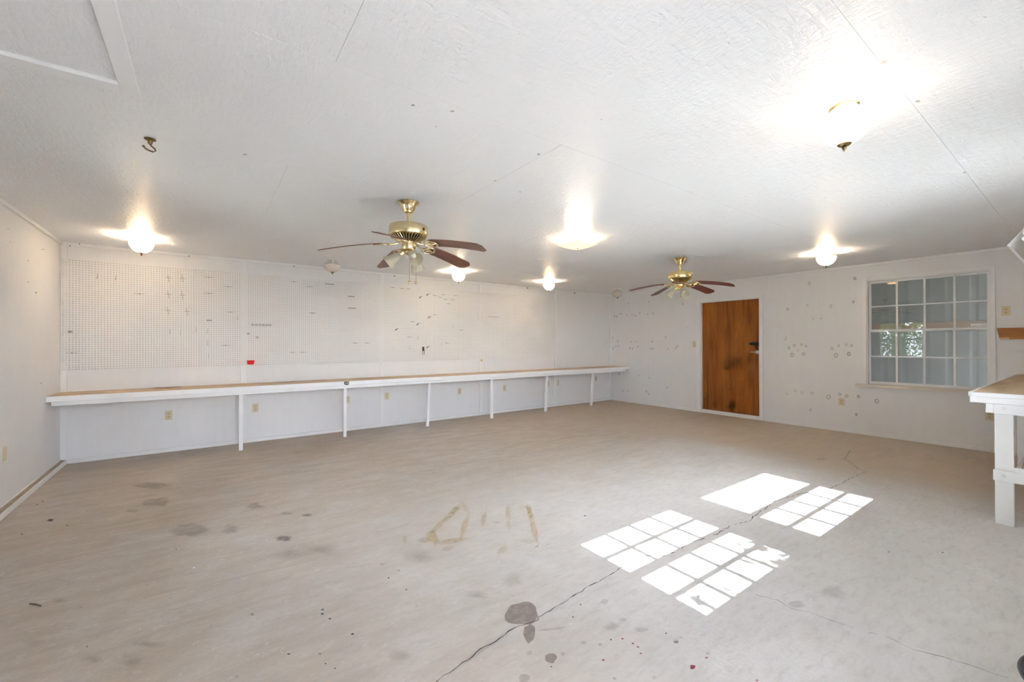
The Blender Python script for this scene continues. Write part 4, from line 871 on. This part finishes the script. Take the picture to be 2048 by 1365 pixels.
    for k in range(5):
        o = bpy.data.objects.new('blade', me); COL.objects.link(o); o.parent = t; o.rotation_euler = (0, 0, math.radians(theta0 + 72 * k))
        i_ = bpy.data.objects.new('blade_iron', ime); COL.objects.link(i_); i_.parent = o
    # glass shades
    prof = [(0.019, 0.0), (0.024, 0.006), (0.030, 0.020), (0.036, 0.045), (0.042, 0.075), (0.050, 0.105), (0.055, 0.122), (0.056, 0.128)]
    full = prof + [(r - 0.0025, z_) for r, z_ in prof[::-1]] + [prof[0]]
    sm = MB()
    vs = []; seg = 40
    for r, z_ in full:
        for i in range(seg):
            a = 2 * math.pi * i / seg; rr_ = r * (1 + 0.018 * math.cos(20 * a)); vs.append((rr_ * math.cos(a), rr_ * math.sin(a), -z_))
    sm.add(vs, [(j * seg + i, j * seg + (i + 1) % seg, (j + 1) * seg + (i + 1) % seg, (j + 1) * seg + i) for j in range(len(full) - 1) for i in range(seg)])
    sme = sm.mesh('glass_shade', 0, True, fix=False); sme.materials.append(M('shade_glass'))
    hme = MB().lathe([(0.010, 0.045), (0.012, 0.030), (0.022, 0.026), (0.024, 0.0), (0.022, -0.012)], 18).mesh('shade_holder', 0, True); hme.materials.append(M(brass))
    bme = MB().sphere((0, 0, -0.055), 0.020, 10, 8, 1.3).mesh('bulb', 0, True); bme.materials.append(M('enamel_white'))
    for ad, tilt in lamp_dirs:
        a = math.radians(ad); mat_ = Matrix.Rotation(a, 4, 'Z') @ Matrix.Rotation(-math.radians(tilt), 4, 'Y')
        h_ = bpy.data.objects.new('lamp_holder', hme); COL.objects.link(h_); h_.parent = t; h_.matrix_local = Matrix.Translation((0.062 * math.cos(a), 0.062 * math.sin(a), -0.412)) @ mat_
        g_ = bpy.data.objects.new('glass_shade', sme); COL.objects.link(g_); g_.parent = h_
        b2 = bpy.data.objects.new('bulb', bme); COL.objects.link(b2); b2.parent = h_
    for cx_, cy_, zl in chains:
        c = obj('pull_chain', MB().tube([(cx_, cy_, -0.38), (cx_, cy_, zl)], 0.0014, 5), 'antique_brass', t)
        obj('pull_ball', MB().sphere((cx_, cy_, zl - 0.012), 0.0145, 12, 8, 0.85), 'brass', c, smooth=True)
    return t
make_fan((1.309, 3.216, H), 16, 'brass', 'blade_wood', 'brushed brass ceiling fan with brown blades, nearer the camera', [(150, 52), (-92, 56), (28, 26)], [(-0.014, -0.052, -0.635), (0.050, -0.03, -0.628)])
make_fan((5.102, 3.252, H), -6, 'bright_brass', 'blade_wood_dark', 'shiny brass ceiling fan with dark red blades in front of the brown door', [(130, 48), (-125, 50), (10, 40)], [(-0.03, -0.03, -0.52), (0.0, -0.04, -0.60)], True)

# ------------------------------------------------------------------ ceiling hook and attic hatch
hk = thing('ceiling_hook', 'brass screw hook hanging from the ceiling at upper left', 'hook', (-0.248, 3.045, H))
obj('rose', MB().lathe([(0.0001, 0), (0.026, 0), (0.026, -0.004), (0.012, -0.010), (0.010, -0.026), (0.006, -0.030)], 18, None, False), 'antique_brass', hk, smooth=True)
obj('hook_wire', MB().tube([(0, 0, -0.024), (0.004, 0, -0.036), (0.020, -0.005, -0.050), (0.024, -0.008, -0.062), (0.014, -0.008, -0.070), (-0.002, -0.004, -0.066), (-0.020, 0.002, -0.056), (-0.026, 0.004, -0.046)], 0.0042, 8).sphere((-0.028, 0.004, -0.045), 0.0065, 8, 6), 'antique_brass', hk, smooth=True)
ht = thing('attic_hatch', 'white boarded attic hatch frame at the upper left of the ceiling', 'hatch', (-0.66, 1.95, H))
for bx_ in ((-0.302, -0.238, 1.40, 2.512), (-1.10, -1.036, 1.40, 2.512), (-1.036, -0.302, 2.446, 2.512), (-1.036, -0.302, 1.40, 1.464)):
    obj('frame_board', MB().box(bx_[0], bx_[1], bx_[2], bx_[3], H - 0.020, H), 'trim_paint', ht, bevel=0.0015, world=True)
obj('hatch_panel', MB().box(-1.036, -0.302, 1.464, 2.446, H - 0.004, H - 0.0005), 'ceiling_paint', ht, world=True)

# ------------------------------------------------------------------ workbench at the right edge
rb_ = thing('workbench', 'white painted timber workbench at the right edge with a tan top', 'workbench', (6.1, 0.1, 0))
BX0, BY1, BT = 4.60, 0.572, 0.945
obj('top_panel', MB().box(BX0 + 0.016, XW - 0.005, YN + 0.005, BY1 - 0.016, BT - 0.016, BT), 'bench_wood', rb_, bevel=0.001, world=True)
obj('edge_strip', MB().box(BX0, XW - 0.005, BY1 - 0.016, BY1, BT - 0.026, BT + 0.003), 'bench_paint', rb_, bevel=0.002, world=True)
obj('edge_strip', MB().box(BX0, BX0 + 0.016, YN + 0.005, BY1 - 0.016, BT - 0.026, BT + 0.003), 'bench_paint', rb_, bevel=0.002, world=True)
obj('apron', MB().box(BX0 + 0.006, XW - 0.005, BY1 - 0.044, BY1 - 0.008, BT - 0.072, BT - 0.0265), 'bench_paint', rb_, bevel=0.002, world=True)
obj('apron', MB().box(BX0 + 0.006, BX0 + 0.044, YN + 0.005, BY1 - 0.044, BT - 0.072, BT - 0.0265), 'bench_paint', rb_, bevel=0.002, world=True)
for lx in (4.645, 6.1, 7.55):
    for (a, b_) in ((0.356, 0.447), (YN + 0.02, YN + 0.11)):
        obj('leg', MB().box(lx, lx + 0.038, a, b_, 0, BT - 0.0725), 'bench_paint', rb_, bevel=0.003, world=True)
    if lx == 4.645:
        r1 = obj('cross_rail', MB().box(lx - 0.038, lx - 0.0005, YN + 0.01, 0.449, BT - 0.145, BT - 0.073), 'bench_paint', rb_, bevel=0.003, world=True)
        r2 = obj('cross_rail', MB().box(lx - 0.038, lx - 0.0005, YN + 0.01, 0.452, 0.322, 0.398), 'bench_paint', rb_, bevel=0.003, world=True)
        for r_, z_ in ((r1, BT - 0.10), (r2, 0.362)):
            obj('bolt', MB().lathe([(0.0001, 0), (0.011, 0), (0.011, 0.003), (0.008, 0.009), (0.0001, 0.010)], 10, Matrix.Translation((lx - 0.038, 0.402, z_)) @ Matrix.Rotation(-math.pi / 2, 4, 'Y'), False), 'enamel_white', r_, world=True)
obj('long_rail', MB().box(4.60, 7.6, 0.4475, 0.4855, BT - 0.140, BT - 0.073), 'bench_paint', rb_, bevel=0.003, world=True)
obj('shelf', MB().box(4.62, 7.58, YN + 0.02, 0.352, 0.398, 0.414), 'bench_paint', rb_, world=True)
obj('shelf_lip', MB().box(4.612, 4.63, YN + 0.02, 0.356, 0.398, 0.430), 'bench_paint', rb_, bevel=0.002, world=True)
# cardboard scrap leaning on the lower shelf
cb = thing('cardboard_sheet', 'bent brown cardboard sheet lying on the lower shelf of the right workbench', 'cardboard', (5.05, 0.16, 0.414))
mb = MB(); mb.add([(-0.36, -0.16, 0.003), (-0.36, 0.165, 0.003), (0.05, 0.165, 0.060), (0.05, -0.16, 0.060), (0.40, 0.160, 0.150), (0.40, -0.16, 0.150)], [(0, 1, 2, 3), (3, 2, 4, 5)])
o = obj('sheet', mb, 'cardboard', cb, fix=False); md = o.modifiers.new('thick', 'SOLIDIFY'); md.thickness = 0.004
# shop light over the bench
sl = thing('shop_light', 'white hooded fluorescent shop light hanging on chains over the right workbench', 'hanging light', (5.3, 0.26, 2.10))
prof = [(-0.075, -0.095), (-0.090, -0.085), (-0.050, -0.010), (-0.030, 0.030), (0.030, 0.030), (0.050, -0.010), (0.090, -0.085), (0.075, -0.095)]
pin = [(y * 0.97, z_ - 0.003) for y, z_ in prof]
pp = prof + pin[::-1]; n_ = len(prof); mb = MB(); L = 0.60
vs = [(-L, y * 1.4, z_) for y, z_ in prof] + [(L, y * 1.4, z_) for y, z_ in prof]
mb.add(vs, [(i, i + 1, n_ + i + 1, n_ + i) for i in range(n_ - 1)])
o = obj('reflector', mb, 'enamel_white', sl, fix=False); md = o.modifiers.new('thick', 'SOLIDIFY'); md.thickness = 0.002
obj('ballast_box', MB().box(-L, L, -0.040, 0.040, 0.031, 0.075), 'enamel_white', sl, bevel=0.003)
for s in (-1, 1):
    k = obj('end_cap', MB().prism([(-0.04, -0.05), (0.04, -0.05), (0.055, -0.012), (0.042, 0.074), (-0.042, 0.074), (-0.055, -0.012)], 0, 0.012), 'enamel_white', sl, bevel=0.002)
    for vtx in k.data.vertices: x, y, zz = vtx.co; vtx.co = (s * (L + 0.0005) + zz * s, x, y)
    obj('tube', MB().tube([(-L + 0.02, 0.045 * s, -0.045), (L - 0.02, 0.045 * s, -0.045)], 0.016, 10), 'tube_glass', sl, smooth=True)
    obj('hanger', MB().tube([(s * 0.56, -0.042, 0.070), (s * 0.56, 0.0, 0.115), (s * 0.56, 0.042, 0.070)], 0.0022, 6), 'dull_wire', sl)
    c = MB(); z_ = 0.115; k2 = 0
    while z_ < 0.335:
        ax = (0.005, 0) if k2 % 2 else (0, 0.005)
        c.tube([(s * 0.56 + ax[0] * math.cos(a), ax[1] * math.cos(a), z_ + 0.009 + 0.010 * math.sin(a)) for a in np.linspace(0, 2 * math.pi, 9)[:-1]], 0.0014, 5, True); z_ += 0.0155; k2 += 1
    obj('chain', c, 'dull_wire', sl)
# wooden plank fixed to the right wall and a little shelf under it
pk = thing('wall_plank', 'orange-brown wooden board with slanted end on the wall right of the window', 'board', (XW, 0.3, 1.42))
mb = MB(); poly = [(0.712, 1.486), (0.687, 1.352), (YN + 0.002, 1.350), (YN + 0.002, 1.484)]
mb.add([(XW - 0.022, y, z_) for y, z_ in poly] + [(XW, y, z_) for y, z_ in poly], [(0, 1, 2, 3), (7, 6, 5, 4), (0, 4, 5, 1), (1, 5, 6, 2), (2, 6, 7, 3), (3, 7, 4, 0)])
obj('board', mb, 'plank_wood', pk, bevel=0.0015, world=True)
obj('split_chip', MB().box(XW - 0.0235, XW - 0.0215, 0.615, 0.690, 1.354, 1.372), 'bare_wood_chip', pk, world=True)
ws = thing('wall_ledge', 'thin white ledge on the wall below the wooden board', 'ledge', (XW, 0.1, 1.215))
obj('board', MB().box(XW - 0.05, XW, YN + 0.002, 0.566, 1.212, 1.232), 'trim_paint', ws, bevel=0.0015, world=True)
# sticker on the upper right pane of the window
sk = thing('window_sticker', 'small white sticker with dark lettering on the window pane', 'sticker', (XW + 0.083, 0.86, 1.535))
obj('label_sheet', MB().box(XW + 0.0838, XW + 0.0848, 0.800, 0.935, 1.508, 1.548), 'sticker_white', sk, world=True)
def text_part(body, size, loc, mat, parent):
    cu = bpy.data.curves.new('lettering', 'FONT'); cu.body = body; cu.size = size; cu.extrude = 0.0002; cu.align_x = 'CENTER'; cu.align_y = 'CENTER'
    o = bpy.data.objects.new('lettering', cu); COL.objects.link(o); cu.materials.append(M(mat)); dg = bpy.context.evaluated_depsgraph_get()
    me = bpy.data.meshes.new_from_object(o.evaluated_get(dg)); bpy.data.objects.remove(o); q = bpy.data.objects.new('lettering', me); COL.objects.link(q)
    if not me.materials: me.materials.append(M(mat))
    q.parent = parent; q.rotation_euler = (math.pi / 2, 0, -math.pi / 2); q.location = Vector(loc) - parent.location; return q
text_part('CO', 0.030, (XW + 0.0832, 0.828, 1.528), 'sticker_ink', sk)
obj('fine_print', MB().box(XW + 0.0834, XW + 0.0838, 0.860, 0.926, 1.520, 1.527), 'sticker_grey', sk, world=True)
# twig on the floor
tw = thing('wood_sliver', 'thin dark wood sliver lying on the floor at lower left', 'sliver', (-0.693, 3.134, 0.0055))
obj('sliver', MB().tube([(-0.026, 0.030, 0), (0.0, 0.002, 0.001), (0.026, -0.030, 0)], [0.003, 0.0042, 0.003], 6), 'bark', tw)
# grey tub with a dark rim, just inside the lower right corner
tb = thing('storage_tub', 'grey tub with a black rim cut off by the lower right corner', 'tub', (2.13, -0.06, 0.0))
tub_prof = [(0.17, 0.0), (0.175, 0.01), (0.21, 0.265), (0.213, 0.275), (0.206, 0.275), (0.202, 0.265), (0.168, 0.012), (0.0001, 0.012)]
obj('body', MB().lathe([(0.0001, 0.0)] + tub_prof, 40, None, False), 'grey_plastic', tb, smooth=True)
obj('rim', MB().tube([(0.212 * math.cos(a), 0.212 * math.sin(a), 0.277) for a in np.linspace(0, 2 * math.pi, 41)[:-1]], 0.008, 8, True), 'black_rubber', tb, smooth=True)

# ------------------------------------------------------------------ outside: ground, lean-to beyond the right window, trees
struct(obj('ground', MB().box(-40, 45, -45, 40, -0.5, -0.13), 'grass'), 'grassy ground outside')
struct(obj('bounce_apron', MB().box(-6, 7.6, -9.5, YN - T - 0.001, -0.129, -0.02), 'bounce_gravel'), 'pale gravel apron added outside the near wall to bounce sunlight')  # unseen pale surface, added to bounce sun up onto the ceiling
pc_ = thing('sunshade', 'added porch roof over the fill opening behind the camera', 'sunshade', (0.7, -1.4, 0))  # unseen roof, added to block direct sun from the opening
obj('sunshade_deck', MB().box(-0.3, 1.70, YN - T - 2.85, YN - T - 0.002, 2.30, 2.38), 'roof_board', pc_, world=True)
for x in (-0.2, 1.6): obj('sunshade_post', MB().box(x - 0.05, x + 0.05, YN - T - 2.82, YN - T - 2.72, -0.02, 2.30), 'trim_paint', pc_, world=True)
od = struct(bpy.data.objects.new('fill_opening', None), 'added opening behind the camera for fill light'); COL.objects.link(od); od.location = (0.7, YN, 0)  # unseen opening, added to let in fill light
for a in ((FILL_OPEN[0] - 0.06, FILL_OPEN[0]), (FILL_OPEN[1], FILL_OPEN[1] + 0.06)): obj('casing', MB().box(a[0], a[1], YN, YN + 0.015, 0, FILL_OPEN[3] + 0.06), 'trim_paint', od, world=True)  # side trim of the added fill opening
obj('casing', MB().box(FILL_OPEN[0], FILL_OPEN[1], YN, YN + 0.015, FILL_OPEN[3], FILL_OPEN[3] + 0.06), 'trim_paint', od, world=True)  # top trim of the added fill opening
PX = 10.7
ls = thing('lean_to', 'dim corrugated metal lean-to seen through the window', 'shed', (9.2, 3.0, -0.12))
def corrugated(axis, at, a0, a1, z0, z1):
    n = int((a1 - a0) / 0.0375); mb = MB()
    for i in range(n + 1):
        a = a0 + (a1 - a0) * i / n; k = i % 8; d = 0.007 if k in (1, 2) else 0.0
        for z_ in (z0, z1): mb.v.append((at + d, a, z_) if axis == 'x' else (a, at + d, z_))
    mb.f = [(2 * i, 2 * i + 2, 2 * i + 3, 2 * i + 1) for i in range(n)]; return mb
obj('side_wall', corrugated('x', PX, -3.0, 9.0, -0.02, 2.605), 'metal_siding', ls, world=True, fix=False)
obj('end_wall', corrugated('y', -3.0, XW + T, PX + 0.02, -0.12, 2.605), 'metal_siding', ls, world=True, fix=False)
obj('roof', MB().box(XW + T, PX + 0.5, -3.2, 9.2, 2.605, 2.66), 'metal_siding', ls, world=True)
obj('end_wall', corrugated('y', 9.0, XW + T, PX + 0.02, -0.12, 2.42), 'metal_siding', ls, world=True, fix=False)
obj('girt', MB().box(PX - 0.05, PX - 0.001, -3.0, 9.0, 1.52, 1.68), 'porch_beam', ls, world=True)
obj('dirt_floor', MB().box(XW + T, PX + 0.0, -3.0, 9.0, -0.13, -0.06), 'porch_dirt', ls, world=True)
def tree(loc, trunk_h, crown, nleaf, label):
    t = thing('oak_tree', label, 'tree', loc)
    pts = [(0, 0, 0), (0.1, 0.05, trunk_h * 0.4), (-0.05, 0.1, trunk_h * 0.75), (0, 0, trunk_h)]
    obj('trunk', MB().tube(pts, [0.28, 0.22, 0.18, 0.14], 10), 'bark', t, smooth=True)
    vs, fs = [], []
    br_ = MB()
    for (cx_, cy_, cz_, r) in crown:
        br_.tube([(0, 0, trunk_h * 0.7), (cx_ * 0.6, cy_ * 0.6, (trunk_h + cz_) / 2), (cx_, cy_, cz_)], [0.12, 0.07, 0.02], 6)
        for _ in range(nleaf):
            d = rng.normal(0, 1, 3); d /= np.linalg.norm(d); p = np.array([cx_, cy_, cz_]) + d * r * rng.random() ** 0.4
            a = rng.normal(0, 1, 3); a /= np.linalg.norm(a); b_ = np.cross(a, rng.normal(0, 1, 3)); b_ /= np.linalg.norm(b_); s = rng.uniform(0.04, 0.075); k = len(vs)
            vs += [tuple(p - a * s), tuple(p + b_ * s * 0.5), tuple(p + a * s), tuple(p - b_ * s * 0.5)]; fs.append((k, k + 1, k + 2, k + 3))
    obj('branches', br_, 'bark', t)
    m_ = MB(); m_.v = vs; m_.f = fs; o = obj('foliage', m_, 'leaf', t, fix=False); o['kind'] = 'stuff'
    return t
tree((-0.9, -5.2, -0.13), 4.2, [(2.75, 0.2, 5.28, 0.22), (3.15, 0.2, 5.22, 0.28), (3.55, 0.2, 5.36, 0.20), (3.95, 0.2, 5.24, 0.14), (0.3, 0, 5.6, 1.2), (-0.9, 0, 5.0, 1.2), (1.6, 0.1, 4.6, 0.5)], 60, 'leafy oak outside the windows behind the camera')
tree((-7.0, 4.6, -0.13), 2.6, [(0, 0, 3.6, 1.6), (0.4, 1.5, 2.6, 1.3), (0.6, -1.7, 2.6, 1.5), (0.6, -0.6, 1.6, 1.4), (0.4, 0.9, 1.5, 1.2)], 2600, 'leafy oak outside the left window')
